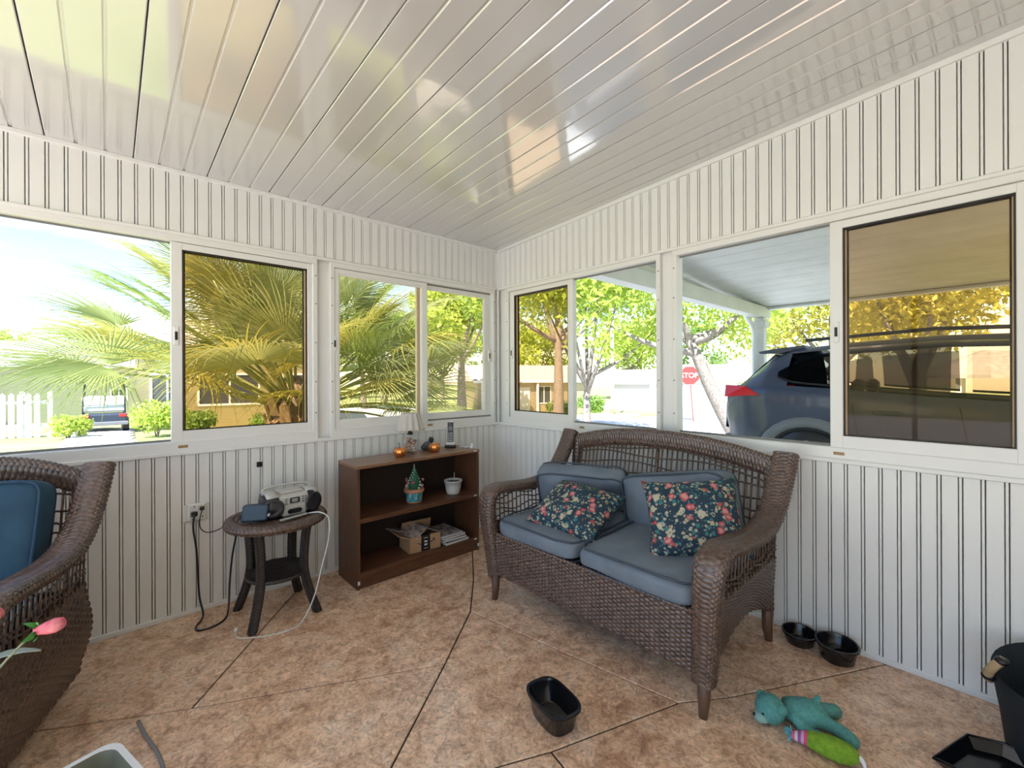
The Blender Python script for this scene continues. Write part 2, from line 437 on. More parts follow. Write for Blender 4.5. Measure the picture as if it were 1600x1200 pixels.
# walls with beadboard: boards carry a flat, a groove, a bead and a groove
def board_profile():
    w = PITCH; d = .0045
    return [(0, 0), (.0015, d), (.047, d), (.0485, 0), (.0505, 0), (.052, d * .9), (.0585, d * .9), (.060, 0), (w, 0)]
BP = board_profile()
def boards(parent, place, u0, u1, zlo, zhi, phase=0.0):
    """place(u, depth, z) -> world; boards run from u0 to u1 (positive distances)"""
    u = u0 - phase
    while u < u1 - .004:
        pr = [(min(max(u + a, u0), u1), b) for a, b in BP]
        m = MB(); n = len(pr)
        m.add([place(a, b, zlo) for a, b in pr] + [place(a, b, zhi(a) if callable(zhi) else zhi) for a, b in pr],
              [(i, i + 1, n + i + 1, n + i) for i in range(n - 1)])
        o = m.build('board', WHITE, parent); fixn(o); u += PITCH
LWALL = lambda u, d, z: (-u, .0045 - d, z)
RWALL = lambda u, d, z: (.0045 - d, -u, z)
EWALL = lambda u, d, z: (X0 - .0045 + d, -u, z)
BWALL = lambda u, d, z: (-u, Y0 - .0045 + d, z)
TH_ = .085
posts_l = [(-.045, TH_), (-1.535, -1.455), (-3.06, -2.98), (X0, -4.50)]
posts_r = [(-.118, TH_), (-1.622, -1.545), (-3.14, -3.06), (Y0, -4.57)]
TH = .085
wl = MB().box((X0, .0045, 0), (.0045 + TH, TH, ZS)); wl.box((X0, .0045, ZH), (.0045 + TH, TH, ZC + .03))
for a, b in posts_l: wl.box((a, .03, ZS), (b, TH, ZH))
wl = struct(wl.build('wall_left', WHITE))
wr = MB().box((.0045, Y0, 0), (TH, .0045, ZS))
wr.add([(.0045, 0.0045, ZH), (.0045, Y0, ZH), (.0045, Y0, zceil(Y0) + .03), (.0045, .0045, ZC + .03), (TH, .0045, ZH), (TH, Y0, ZH), (TH, Y0, zceil(Y0) + .03), (TH, .0045, ZC + .03)],
       [(0, 1, 2, 3), (7, 6, 5, 4), (0, 4, 5, 1), (1, 5, 6, 2), (2, 6, 7, 3), (3, 7, 4, 0)])
for a, b in posts_r: wr.box((.03, a, ZS), (TH, b, ZH))
wr = struct(wr.build('wall_right', WHITE))
we = MB().box((X0 - TH, Y0, 0), (X0 - .0045, .0, .10)); we.box((X0 - TH, Y0, 2.30), (X0 - .0045, TH, 2.36))  # unseen end, left open between posts to let more daylight in
for a, b in ((-.06, TH), (-2.33, -2.28), (Y0, -4.56)): we.box((X0 - TH, a, .10), (X0 - .0045, b, 2.30))
we.add([(X0 - .0045, TH, 2.36), (X0 - .0045, Y0, 2.36), (X0 - .0045, Y0, zceil(Y0) + .03), (X0 - .0045, TH, ZC + .03), (X0 - TH, TH, 2.36), (X0 - TH, Y0, 2.36), (X0 - TH, Y0, zceil(Y0) + .03), (X0 - TH, TH, ZC + .03)],
       [(3, 2, 1, 0), (4, 5, 6, 7), (1, 5, 4, 0), (2, 6, 5, 1), (3, 7, 6, 2), (0, 4, 7, 3)])
we = struct(we.build('wall_front_open', WHITE))
wb = struct(MB().box((X0 - TH, Y0 - TH, 0), (TH, Y0, zceil(Y0) + .05)).build('wall_back', mat('house_siding', (.78, .76, .70), .6)))
boards(wl, LWALL, .012, -X0, .022, ZS, .02); boards(wl, LWALL, .012, -X0, ZH, ZC - .018, .02)
boards(wr, RWALL, .012, -Y0, .022, ZS, .03); boards(wr, RWALL, .012, -Y0, ZH, lambda a: zceil(-a) - .018, .03)

def strip_l(name, z0, z1, d, xa=X0, xb=-.0, m=WHITE):     # strip on the left wall sticking out by d
    return struct(MB().box((xa, -d, z0), (xb, .0045, z1), .0025).build(name, m))
def strip_r(name, z0, z1, d, ya=Y0, yb=-.0, m=WHITE):
    return struct(MB().box((-d, ya, z0), (.0045, yb, z1), .0025).build(name, m))
struct(MB().box((X0, -.010, 0), (0, .0045, .024), .002).build('baseboard_left', WHITE))
struct(MB().box((-.010, Y0, 0), (.0045, -.010, .024), .002).build('baseboard_right', WHITE))
n_trim = [0]
def trim(mb, m=WHITE):
    n_trim[0] += 1; return struct(mb.build('trim_%d' % n_trim[0], m))
trim(MB().box((X0, -.014, ZC - .022), (-.014, .0045, ZC + .002), .003))
t_ = MB(); ya = -.0
t_.add([(-.014, ya, ZC - .024), (.0045, ya, ZC - .024), (.0045, ya, ZC + .002), (-.014, ya, ZC + .002), (-.014, Y0, zceil(Y0) - .024), (.0045, Y0, zceil(Y0) - .024), (.0045, Y0, zceil(Y0) + .002), (-.014, Y0, zceil(Y0) + .002)],
       [(0, 1, 2, 3), (7, 6, 5, 4), (0, 4, 5, 1), (1, 5, 6, 2), (2, 6, 7, 3), (3, 7, 4, 0)]); trim(t_)
trim(MB().box((X0, -.013, ZH - .014), (-.014, .0045, ZH + .004), .003)); trim(MB().box((-.013, Y0, ZH - .014), (.0045, -.014, ZH + .004), .003))
trim(MB().box((X0, -.016, ZS - .004), (-.014, .0045, ZS + .016), .003)); trim(MB().box((-.016, Y0, ZS - .004), (.0045, -.014, ZS + .016), .003))
trim(MB().box((-.013, -.013, .0), (.0045, .0045, ZC), .002))

# ------------------------------------------------------------------ sliding windows
def window(idx, place, u0, u1, sashes, group=None, label_u=None, latch=()):
    """place(u,d,z): u along wall from corner, d depth outwards. sashes: list of (ua, ub, dep, glass)"""
    def bx(mb, ua, ub, da, db, za, zb, ch=.003):
        P = [place(ua, da, za), place(ub, db, zb)]
        lo = [min(P[0][i], P[1][i]) for i in range(3)]; hi = [max(P[0][i], P[1][i]) for i in range(3)]
        mb.box(lo, hi, ch)
    zb, zt = ZS + .014, ZH - .012
    root = MB()                                            # outer frame
    bx(root, u0, u1, -.004, .075, zb, zb + .055); bx(root, u0, u1, -.004, .075, zt - .034, zt)
    bx(root, u0, u0 + .030, -.003, .075, zb + .05, zt - .03); bx(root, u1 - .030, u1, -.003, .075, zb + .05, zt - .03)
    w = struct(root.build('window_%d' % idx, FRAME))
    tr = MB(); bx(tr, u0 + .028, u1 - .028, .034, .040, zb + .05, zb + .066, .001); bx(tr, u0 + .028, u1 - .028, .034, .040, zt - .044, zt - .03, .001)
    tr.build('track', TRACK, w)
    for (ua, ub, dep, gl) in sashes:
        st = .050; za, zz = zb + .052, zt - .036
        s = MB()
        bx(s, ua, ua + st, dep, dep + .026, za, zz); bx(s, ub - st, ub, dep, dep + .026, za, zz)
        bx(s, ua + st - .004, ub - st + .004, dep + .001, dep + .025, za, za + .058); bx(s, ua + st - .004, ub - st + .004, dep + .001, dep + .025, zz - .036, zz)
        sh = s.build('sash', FRAME, w)
        g = MB()
        for (a, b, c, d) in ((ua + st - .002, ua + st + .006, za + .056, zz - .034), (ub - st - .006, ub - st + .002, za + .056, zz - .034),
                             (ua + st, ub - st, za + .056, za + .062), (ua + st, ub - st, zz - .044, zz - .034)):
            bx(g, a, b, dep + .005, dep + .021, c, d, .001)
        g.build('gasket', BLACKRUB if gl != 'clear' else FRAME, sh)
        p = MB(); bx(p, ua + st - .003, ub - st + .003, dep + .011, dep + .015, za + .05, zz - .03, 0); p.build('pane', TINT, sh)
    for (u, z) in latch:
        l = MB(); bx(l, u - .011, u + .011, -.002, .012, z - .05, z + .05, .002); lo = l.build('latch_plate', FRAME, w)
        l2 = MB(); bx(l2, u - .006, u + .006, -.004, .0, z - .022, z + .022, .001); l2.build('latch', BLACKRUB, lo)
    for z in (1.05, 1.25, 1.5, 1.75, 1.93):
        for u in (u0 + .012, u1 - .012):
            l = MB(); bx(l, u - .004, u + .004, -.0055, 0, z - .004, z + .004, .001); l.build('screw', TRACK, w)
    if label_u:
        l = MB(); bx(l, label_u - .021, label_u + .021, -.0065, -.003, zb + .020, zb + .034, .0006); l.build('maker_label', BRASS, w)
    return w
WLp = lambda u, d, z: (-u, d, z)
WRp = lambda u, d, z: (d, -u, z)
D1, D2 = .004, .036
window(1, WLp, 1.535, 2.98, [(1.545, 2.285, D1, 't'), (1.555, 2.275, D2, 't')], label_u=2.235, latch=[(2.262, 1.50)])
window(2, WLp, .032, 1.455, [(.075, .790, D2, 'clear'), (.715, 1.445, D1, 'clear')], label_u=.70, latch=[(1.425, 1.50), (.098, 1.46)])
window(3, WRp, .108, 1.545, [(.150, .840, D1, 't'), (.158, .832, D2, 't')], label_u=.93, latch=[(.172, 1.48)])
window(4, WRp, 1.622, 3.06, [(2.415, 3.05, D1, 't'), (2.425, 3.04, D2, 't')], label_u=2.45, latch=[(2.440, 1.48)])
window(5, WLp, 3.06, 4.50, [(3.07, 3.80, D1, 't'), (3.08, 3.79, D2, 't')])
window(6, WRp, 3.14, 4.57, [(3.15, 3.88, D1, 't'), (3.16, 3.87, D2, 't')])
#@@END_STRUCTURE
# ------------------------------------------------------------------ outdoors: ground
def ground_z(x, y):
    s = .677 * x + .736 * y; lat = .736 * x - .677 * y
    k = np.interp(s, [2.5, 14, 51, 90], [0, 1.1, 1.75, 1.9]); m = np.interp(lat, [-14, -3, 2], [.5, .75, 1.0])
    return -.06 - k * m
def at_ground(x, y):
    d = ray(x, y); lo, hi = 1.0, 120.0
    g = lambda t: (CAM + d * t)[2] - ground_z(*(CAM + d * t)[:2])
    for t in np.linspace(3, 120, 400):
        if g(t) < 0: hi = t; lo = t - .35; break
    for _ in range(30):
        m = (lo + hi) / 2
        if g(m) < 0: hi = m
        else: lo = m
    p = CAM + d * hi; return np.array([p[0], p[1], ground_z(p[0], p[1])])
gx = np.concatenate([np.linspace(-90, -8, 14), np.linspace(-6, 30, 37), np.linspace(34, 120, 12)])
gy = np.concatenate([np.linspace(-60, -6, 12), np.linspace(-4, 40, 45), np.linspace(44, 120, 12)])
GX, GY = np.meshgrid(gx, gy); GZ = np.vectorize(ground_z)(GX, GY)
inside = (GX > X0 - .4) & (GX < .4) & (GY > Y0 - .4) & (GY < .4); GZ = np.where(inside, -.2, GZ)
GRASS = mat('lawn_grass', (.21, .26, .065), .9, noise=(.55, (.33, .33, .13)), bump=(30, .8))
struct(MB().grid(np.stack([GX, GY, GZ], -1)).build('ground_lawn', GRASS, smooth=True))
def patch(name, corners, m, h=.03, n=14):
    A, B, C_, D = [np.array(c[:2]) for c in corners]
    P = np.zeros((n + 1, n + 1, 3))
    for i in range(n + 1):
        for j in range(n + 1):
            u, v = i / n, j / n
            p = (A * (1 - u) + B * u) * (1 - v) + (D * (1 - u) + C_ * u) * v
            P[j, i] = (p[0], p[1], ground_z(*p) + h)
    mb = MB().grid(P)
    edge = [P[0, i] for i in range(n + 1)] + [P[i, n] for i in range(1, n + 1)] + [P[n, i] for i in range(n - 1, -1, -1)] + [P[i, 0] for i in range(n - 1, 0, -1)]
    E_ = len(edge); mb.add(edge + [e - np.array([0, 0, h + .1]) for e in edge], [(i, (i + 1) % E_, E_ + (i + 1) % E_, E_ + i)[::-1] for i in range(E_)])
    return struct(mb.build(name, m))
ASPH = mat('pale_street', (.50, .50, .49), .85, noise=(2, (.42, .42, .41)))
CONC = mat('driveway_concrete', (.68, .66, .62), .8, noise=(3, (.58, .56, .53)))
GRAVEL = mat('white_gravel', (.52, .49, .46), .9, noise=(14, (.34, .29, .27), .45, .6), bump=(25, .8))
patch('street', [at_ground(430, 652), at_ground(1400, 735), at_ground(1400, 655), at_ground(430, 632)], ASPH)
patch('street_branch', [at_ground(1000, 690), at_ground(1400, 720), at_ground(1180, 640), at_ground(1040, 640)], ASPH, .035)
patch('gravel_yard', [at_ground(915, 640), at_ground(1180, 645), at_ground(1180, 622), at_ground(960, 626)], GRAVEL, .05)
patch('bounce_patio', [(-16, -9, 0), (X0 - .12, -9, 0), (X0 - .12, .6, 0), (-16, .6, 0)], CONC, .02)  # unseen slab, added so sunlight bounces into the room
patch('carport_slab', [(.14, -9, 0), (6.5, -9, 0), (6.5, 2.5, 0), (.14, 2.5, 0)], CONC, .03)
patch('driveway', [(1.2, 2.5, 0), (6.5, 2.5, 0), at_ground(1180, 690), at_ground(960, 668)], CONC, .03)
# grass island with kerb round the utility pole
isl = [at_ground(955 + 47 * math.cos(a), 651.5 + 4.2 * math.sin(a)) for a in np.linspace(0, 2 * PI, 29)[:-1]]
mi = MB(); cz = np.mean(isl, axis=0); mi.add([p + np.array([0, 0, .02]) for p in isl] + [p + np.array([0, 0, .12]) for p in isl] + [cz + np.array([0, 0, .2])],
        [(i, (i + 1) % 28, 28 + (i + 1) % 28, 28 + i) for i in range(28)] + [(28 + i, 28 + (i + 1) % 28, 56) for i in range(28)])
struct(fixn(mi.build('grass_island', mat('dry_grass', (.42, .38, .12), .9, noise=(4, (.5, .45, .2))))))
# paver drive in front of the left house
PAV = [mat('paver_%s' % k, c, .85) for k, c in (('rose', (.50, .44, .40)), ('sand', (.56, .52, .46)), ('grey', (.46, .44, .42)))]
A, B, C_, D = at_ground(60, 728), at_ground(226, 712), at_ground(205, 671), at_ground(118, 671)
pd_ = patch('paver_drive', [A, B, C_, D], mat('paver_joint', (.33, .31, .28), .9), .02)
pm = []
for m_ in PAV:
    q = MB().box((-.5, -.5, 0), (.5, .5, .05), .03).mesh('paver'); q.materials.append(m_); pm.append(q)
NV, NU = 17, 8
for j in range(NV):
    for i in range(NU):
        u, v = (i + .5 + (.25 if j % 2 else -.25)) / NU, (j + .5) / NV
        if not .04 < u < .96: continue
        p = (A * (1 - u) + B * u) * (1 - v) + (D * (1 - u) + C_ * u) * v
        e1 = (B - A) * (1 - v) + (C_ - D) * v; e2 = (D - A) * (1 - u) + (C_ - B) * u
        o = link('paver', R.choice(pm), pd_, (p[0], p[1], ground_z(p[0], p[1]) + .0))
        o.rotation_euler = (0, 0, math.atan2(e1[1], e1[0])); o.scale = (np.linalg.norm(e1[:2]) / NU * .93, np.linalg.norm(e2[:2]) / NV * .93 * abs(math.sin(math.atan2(e2[1], e2[0]) - math.atan2(e1[1], e1[0]))), 1)

# ------------------------------------------------------------------ foliage
LEAF = [mat('leaf_lime', (.36, .44, .07), .6, transl=((.50, .62, .10), .4)), mat('leaf_green', (.15, .25, .045), .6, transl=((.30, .45, .06), .35)),
        mat('leaf_yellow', (.46, .42, .07), .6, transl=((.6, .55, .1), .4))]
BARK = mat('grey_bark', (.17, .14, .115), .9, noise=(18, (.28, .24, .20)), bump=(40, .8))
def leaf_mesh(name, blobs, n, size, m, seed=0):
    g = np.random.default_rng(seed)
    B_ = np.array([(*b[0], b[1]) for b in blobs]); vol = B_[:, 3] ** 2; pick = g.choice(len(B_), n, p=vol / vol.sum())
    d = g.normal(size=(n, 3)); d /= np.linalg.norm(d, axis=1, keepdims=True)
    rr = g.random(n) ** .45
    P = B_[pick, :3] + d * (B_[pick, 3] * rr)[:, None] * np.array([1, 1, .8])
    a = g.normal(size=(n, 3)); a /= np.linalg.norm(a, axis=1, keepdims=True)
    b = np.cross(a, g.normal(size=(n, 3))); b /= np.linalg.norm(b, axis=1, keepdims=True)
    s = size * (.6 + .8 * g.random(n))[:, None]
    V = np.stack([P - a * s, P + b * s * .42, P + a * s, P - b * s * .42], 1).reshape(-1, 3)
    me = bpy.data.meshes.new(name); me.vertices.add(4 * n); me.vertices.foreach_set('co', V.ravel())
    me.loops.add(4 * n); me.loops.foreach_set('vertex_index', np.arange(4 * n)); me.polygons.add(n)
    me.polygons.foreach_set('loop_start', np.arange(0, 4 * n, 4)); me.polygons.foreach_set('loop_total', np.full(n, 4)); me.update(); me.materials.append(m)
    return me
def tree(name, label, base, h, r, n, leaf=0, size=.11, trunk_r=.16, lean=(0, 0), seed=0, group=None, trunk_h=.45, cat='tree'):
    rg = random.Random(seed); base = np.array(base, float)
    root = thing(name, label, cat, base, 0, group)
    top = np.array([lean[0], lean[1], h * trunk_h])
    m = MB().tube(catmull([(0, 0, -.15), top * .5 + np.array([rg.uniform(-.1, .1), rg.uniform(-.1, .1), 0]), top], 6), [trunk_r * (1.15 - .6 * i / 6) for i in range(7)], 9)
    m.build('trunk', BARK, root, True)
    blobs = []; 
    for k in range(rg.randint(6, 8)):
        a = 2.4 * k + rg.uniform(-.4, .4); e = rg.uniform(.0, 1.0); L = r * rg.uniform(.55, .95)
        tip = top + np.array([math.cos(a) * L * (1.1 - .7 * e), math.sin(a) * L * (1.1 - .7 * e), (h - top[2]) * (.15 + .7 * e)])
        st = top * rg.uniform(.75, 1.0)
        pts = catmull([st, (st + tip) / 2 + np.array([0, 0, -.08 * L]), tip], 5)
        MB().tube(pts, [trunk_r * .5 * (1.05 - i / 6) for i in range(6)], 6).build('branch', BARK, root, True)
        blobs.append((tip, r * rg.uniform(.38, .55)))
    blobs.append((top + np.array([0, 0, (h - top[2]) * .55]), r * .55))
    tag(link('foliage', leaf_mesh('foliage', blobs, n, size, LEAF[leaf], seed + 3), root), kind='stuff')
    return root
G = lambda x, y, d: (lambda p: (p[0], p[1], ground_z(p[0], p[1])))(at_depth(x, y, d))
gT = 'trees across the street'
tree('shade_tree', 'leafy tree with a pale straight trunk on the lawn behind the palm', G(569, 600, 30), 8.0, 2.8, 5200, 1, .15, .20, seed=1)
tree('shade_tree', 'smaller tree with a dark trunk across the street, behind the palm', G(600, 600, 39), 8, 3.6, 5200, 0, .18, .24, seed=2)
tree('shade_tree', 'tall broad tree beyond the street seen over the palm leaves', G(722, 600, 26), 9, 3.2, 6500, 0, .18, .28, seed=3)
tree('shade_tree', 'dense tree with a thick dark trunk seen through the bronze pane by the room corner', G(872, 600, 19), 9.5, 3.4, 6000, 1, .12, .24, seed=4, trunk_h=.5)
tree('shade_tree', 'bright lime tree hanging over the street beside the utility pole', G(918, 600, 12.5), 6.6, 2.3, 6500, 0, .10, .13, seed=5, trunk_h=.3)
tree('shade_tree', 'lime green tree behind the white garage', G(985, 600, 62), 10, 7.5, 5000, 0, .32, .3, seed=6)
tree('leaning_tree', 'grey leaning tree with sparse leaves behind the carport post', G(1165, 600, 11.5), 5.2, 2.7, 3800, 0, .09, .21, lean=(-1.2, .95), seed=8, trunk_h=.55)
tree('shade_tree', 'wide yellow-green tree beyond the dark blue car', G(1430, 600, 9.5), 4.3, 2.6, 6500, 2, .09, .17, seed=9, trunk_h=.42)
tree('shade_tree', 'yellow-green tree beside the wide one beyond the dark blue car', G(1300, 600, 14), 5.6, 2.7, 5200, 2, .10, .17, seed=10)
tree('shade_tree', 'far round tree above the roof of the left house', G(20, 600, 26), 4.6, 2.8, 3500, 0, .15, .2, seed=12, trunk_h=.3)
for i, x in enumerate((505, 640, 690, 775, 835, 1085)):
    tree('hedge_tree', 'bushy tree in the tree line beyond the street', G(x, 600, (46, 64, 48, 66, 50, 70)[i]), 9 + (i % 3) + 2 * (i % 2), 4.4, 3200, i % 2, .26, .26, seed=20 + i, group='tree line beyond the street', trunk_h=.25)
def shrub(label, px, py, d, r, leaf, n=900, size=.06, seed=0, name='shrub', h=1.0):
    p = at_ground(px, py) if d is None else np.array(G(px, py, d))
    root = thing(name, label, 'shrub', p)
    for k in range(5):
        a = k * 1.256; MB().tube([(0, 0, -.05), (math.cos(a) * r * .4, math.sin(a) * r * .4, r * h)], [.02, .008], 5).build('stem', BARK, root)
    tag(link('foliage', leaf_mesh('foliage', [((math.cos(k * 2.1) * r * .45, math.sin(k * 2.1) * r * .45, r * h * (.55 + .2 * (k % 2))), r * .62) for k in range(4)], n, size, LEAF[leaf], seed), root), kind='stuff')
shrub('light green shrub at the corner of the house beside the golf cart', 245, 600, 13, .75, 0, 1500, .07, 31, h=1.3)
shrub('low grey-green shrub at the end of the white fence', 106, 600, 12.0, .5, 0, 900, .06, 32, h=1.1)
shrub('dark green shrub under the window of the yellow house', 305, 600, 15, .6, 1, 1300, .07, 33)
shrub('round dark shrub at the right end of the yellow house', 415, 600, 15, .55, 1, 1300, .07, 34)
shrub('yellow ornamental grass below the palm', 400, 600, 6.5, .28, 2, 800, .06, 35, name='ornamental_grass')
shrub('bushy green shrub beside the utility pole', 925, 600, 32, 1.1, 1, 1200, .12, 36)
shrub('small round yellow bush in the gravel yard', 1096, 633, None, .32, 2, 500, .07, 37)
shrub('dark shrub in front of the tan house', 878, 600, 26, 1.0, 1, 1200, .11, 38)

# ------------------------------------------------------------------ fan palm by the window
PALM = [mat('palm_green', (.20, .27, .09), .40, transl=((.40, .50, .12), .4)), mat('palm_grey_green', (.25, .30, .15), .40, transl=((.42, .48, .18), .4)),
        mat('palm_yellow', (.36, .34, .09), .45, transl=((.55, .52, .13), .4)), mat('palm_dead', (.30, .21, .11), .7, transl=((.4, .28, .12), .2))]
PET = mat('palm_petiole', (.26, .29, .10), .5)
def fan_mesh(seed, Rr=.85, spread=125, nb=44, droop=.35):
    rg = random.Random(seed); m = MB()
    for k in range(nb):
        a = math.radians(-spread + 2 * spread * k / (nb - 1)); L = Rr * (1 - .28 * abs(a) / math.radians(spread)) * rg.uniform(.9, 1.05)
        hw = Rr * .29 * math.radians(2 * spread / nb) * .5
        dr = droop * rg.uniform(.4, 1.9); tw = rg.uniform(-.04, .04); st = []
        for t in (0.04, .2, .36, .6, .82, 1.0):
            w = hw * (t / .36 if t < .36 else max(.05, 1 - (t - .36) / .64))
            d = L * t; aa = a + tw * t * t
            c = Vector((d * math.cos(aa), d * math.sin(aa), .10 * abs(math.sin(a)) * d - dr * L * max(0, t - .35) ** 2 - .12 * d * d * math.cos(a)))
            s_ = Vector((-math.sin(aa), math.cos(aa), 0)); st.append((c - s_ * w + Vector((0, 0, w * .35)), c - Vector((0, 0, w * .35)), c + s_ * w + Vector((0, 0, w * .35))))
        o = [p for q in st for p in q]
        m.add(o, [f for i in range(5) for f in ((3 * i, 3 * i + 1, 3 * i + 4, 3 * i + 3), (3 * i + 1, 3 * i + 2, 3 * i + 5, 3 * i + 4))])
    return m
pal_base = np.array(G(462, 600, 4.9)); CR = np.array([pal_base[0], pal_base[1], .95])
palm = thing('fan_palm', 'big fan palm with spreading leaves just outside the windows', 'palm', pal_base)
hT = CR[2] - pal_base[2]
tk = MB().lathe([(.20, -.1), (.24, .15), (.23, hT * .5), (.25, hT * .8), (.16, hT + .15), (.05, hT + .35)], seg=16).build('trunk', mat('palm_trunk', (.16, .12, .085), .9, noise=(20, (.25, .19, .13)), bump=(30, 1)), palm, True)
BOOT = mat('palm_boot', (.30, .20, .12), .8, noise=(12, (.42, .31, .2)))
bootm = MB(); bootm.add([(-.06, 0, 0), (.06, 0, 0), (.045, .10, .25), (-.045, .10, .25), (-.06, .03, 0), (.06, .03, 0), (.045, .13, .25), (-.045, .13, .25)], [(0, 1, 2, 3), (7, 6, 5, 4), (0, 4, 5, 1), (1, 5, 6, 2), (2, 6, 7, 3), (3, 7, 4, 0)])
bootm = bootm.mesh('leaf_boot'); bootm.materials.append(BOOT)
for k in range(26):
    a = k * 2.4; z = .25 + (hT - .3) * k / 26
    o = link('leaf_boot', bootm, palm, (.21 * math.cos(a), .21 * math.sin(a), z)); o.rotation_euler = (0, 0, a - PI / 2 + R.uniform(-.3, .3))
fans = []
for i in range(4):
    me = fan_mesh(i, .92 if i != 2 else .85, (118, 130, 122, 60)[i], (58, 62, 54, 30)[i], (.35, .55, .8, 1.2)[i]).mesh('frond')
    fans.append(me)
fan_var = {}
def frond(az, el, L, var, mi, roll=0.0, scale=1.0):
    az_, el_ = math.radians(az), math.radians(el)
    dy = math.sin(az_) * math.cos(el_)
    if dy < 0: L = min(L, (pal_base[1] - .35) / -dy - .98 * scale)
    if L < .25: return
    d = Vector((math.cos(az_) * math.cos(el_), math.sin(az_) * math.cos(el_), math.sin(el_)))
    o0 = Vector((0, 0, hT - .05)) + d * .12; sag = Vector((0, 0, -.10 * L * math.cos(el_)))
    tip = o0 + d * L + sag
    if (var, mi) not in fan_var:
        me = fans[var].copy(); me.materials.clear(); me.materials.append(PALM[mi]); fan_var[(var, mi)] = me
    f_ = link('frond', fan_var[(var, mi)], palm, tip)
    q = (d + sag * 1.6 / max(L, .1)).normalized().to_track_quat('X', 'Z'); 
    f_.rotation_mode = 'QUATERNION'; f_.rotation_quaternion = q @ Matrix.Rotation(roll, 4, 'X').to_quaternion(); f_.scale = (scale,) * 3
    p = catmull([o0, o0 + d * L * .55, tip + (tip - o0).normalized() * .05], 6)
    MB().tube(p, [.022, .018, .015, .013, .012, .011, .010], 6).build('petiole', PET if mi != 3 else BOOT, palm, True)
# azimuth is counter-clockwise from +x; the room lies towards -y
for az, el, L, v, m_, rl in [(186, 22, 1.55, 1, 1, .5), (192, 42, 1.5, 0, 0, -.3), (200, 58, 1.45, 0, 2, .2), (172, 30, 1.5, 1, 2, .3), (160, 48, 1.4, 0, 0, 0),
                             (228, 32, 1.0, 2, 2, .4), (246, 50, .9, 0, 1, 0), (262, 22, .55, 2, 2, 0), (280, 60, .9, 0, 1, .3), (300, 42, .95, 1, 0, -.3), (318, 20, 1.0, 2, 1, -.4),
                             (325, 52, 1.15, 0, 2, 0), (338, 36, 1.25, 0, 1, -.5), (350, 14, 1.35, 1, 1, -.6), (2, 30, 1.4, 1, 1, -.4), (358, -4, 1.2, 2, 0, -.3), (15, 48, 1.4, 0, 0, 0), (332, 4, 1.0, 2, 1, 0),
                             (35, 25, 1.3, 1, 0, 0), (60, 45, 1.3, 0, 1, 0), (90, 30, 1.3, 1, 0, 0), (115, 55, 1.2, 0, 2, 0), (75, 72, 1.2, 0, 1, 0), (230, 75, 1.2, 0, 0, 0), (310, 74, 1.25, 0, 1, 0),
                             (180, 75, 1.3, 0, 0, 0), (10, 68, 1.35, 0, 0, 0)]:
    frond(az, el, L, v, m_, rl, R.uniform(.92, 1.08))
for az, el, L, v, m_, rl in [(142, 40, 1.9, 0, 1, .2), (150, 28, 1.85, 0, 0, -.2), (158, 18, 1.9, 1, 1, .4), (146, 52, 1.8, 0, 2, 0), (165, 34, 1.7, 0, 1, .3), (155, 60, 1.7, 0, 1, -.3), (135, 30, 1.5, 1, 0, 0), (330, 44, 1.5, 0, 1, .2), (322, 26, 1.5, 1, 1, -.3), (340, 58, 1.4, 0, 0, .2), (316, 6, 1.4, 2, 1, .1), (350, 30, 1.5, 1, 0, 0)]:
    frond(az, el, L, v, m_, rl, R.uniform(.95, 1.1))
for k in range(16):
    frond(R.uniform(165, 375), R.uniform(18, 65), R.uniform(.75, 1.5), R.choice((0, 1, 1, 2)), R.choice((0, 1, 1, 2)), R.uniform(-.6, .6), R.uniform(.9, 1.1))
for k in range(12):
    frond(170 + k * 23 + R.uniform(-8, 8), R.uniform(-38, -8), R.uniform(.45, .8), 3, 3, R.uniform(-.5, .5), .75)

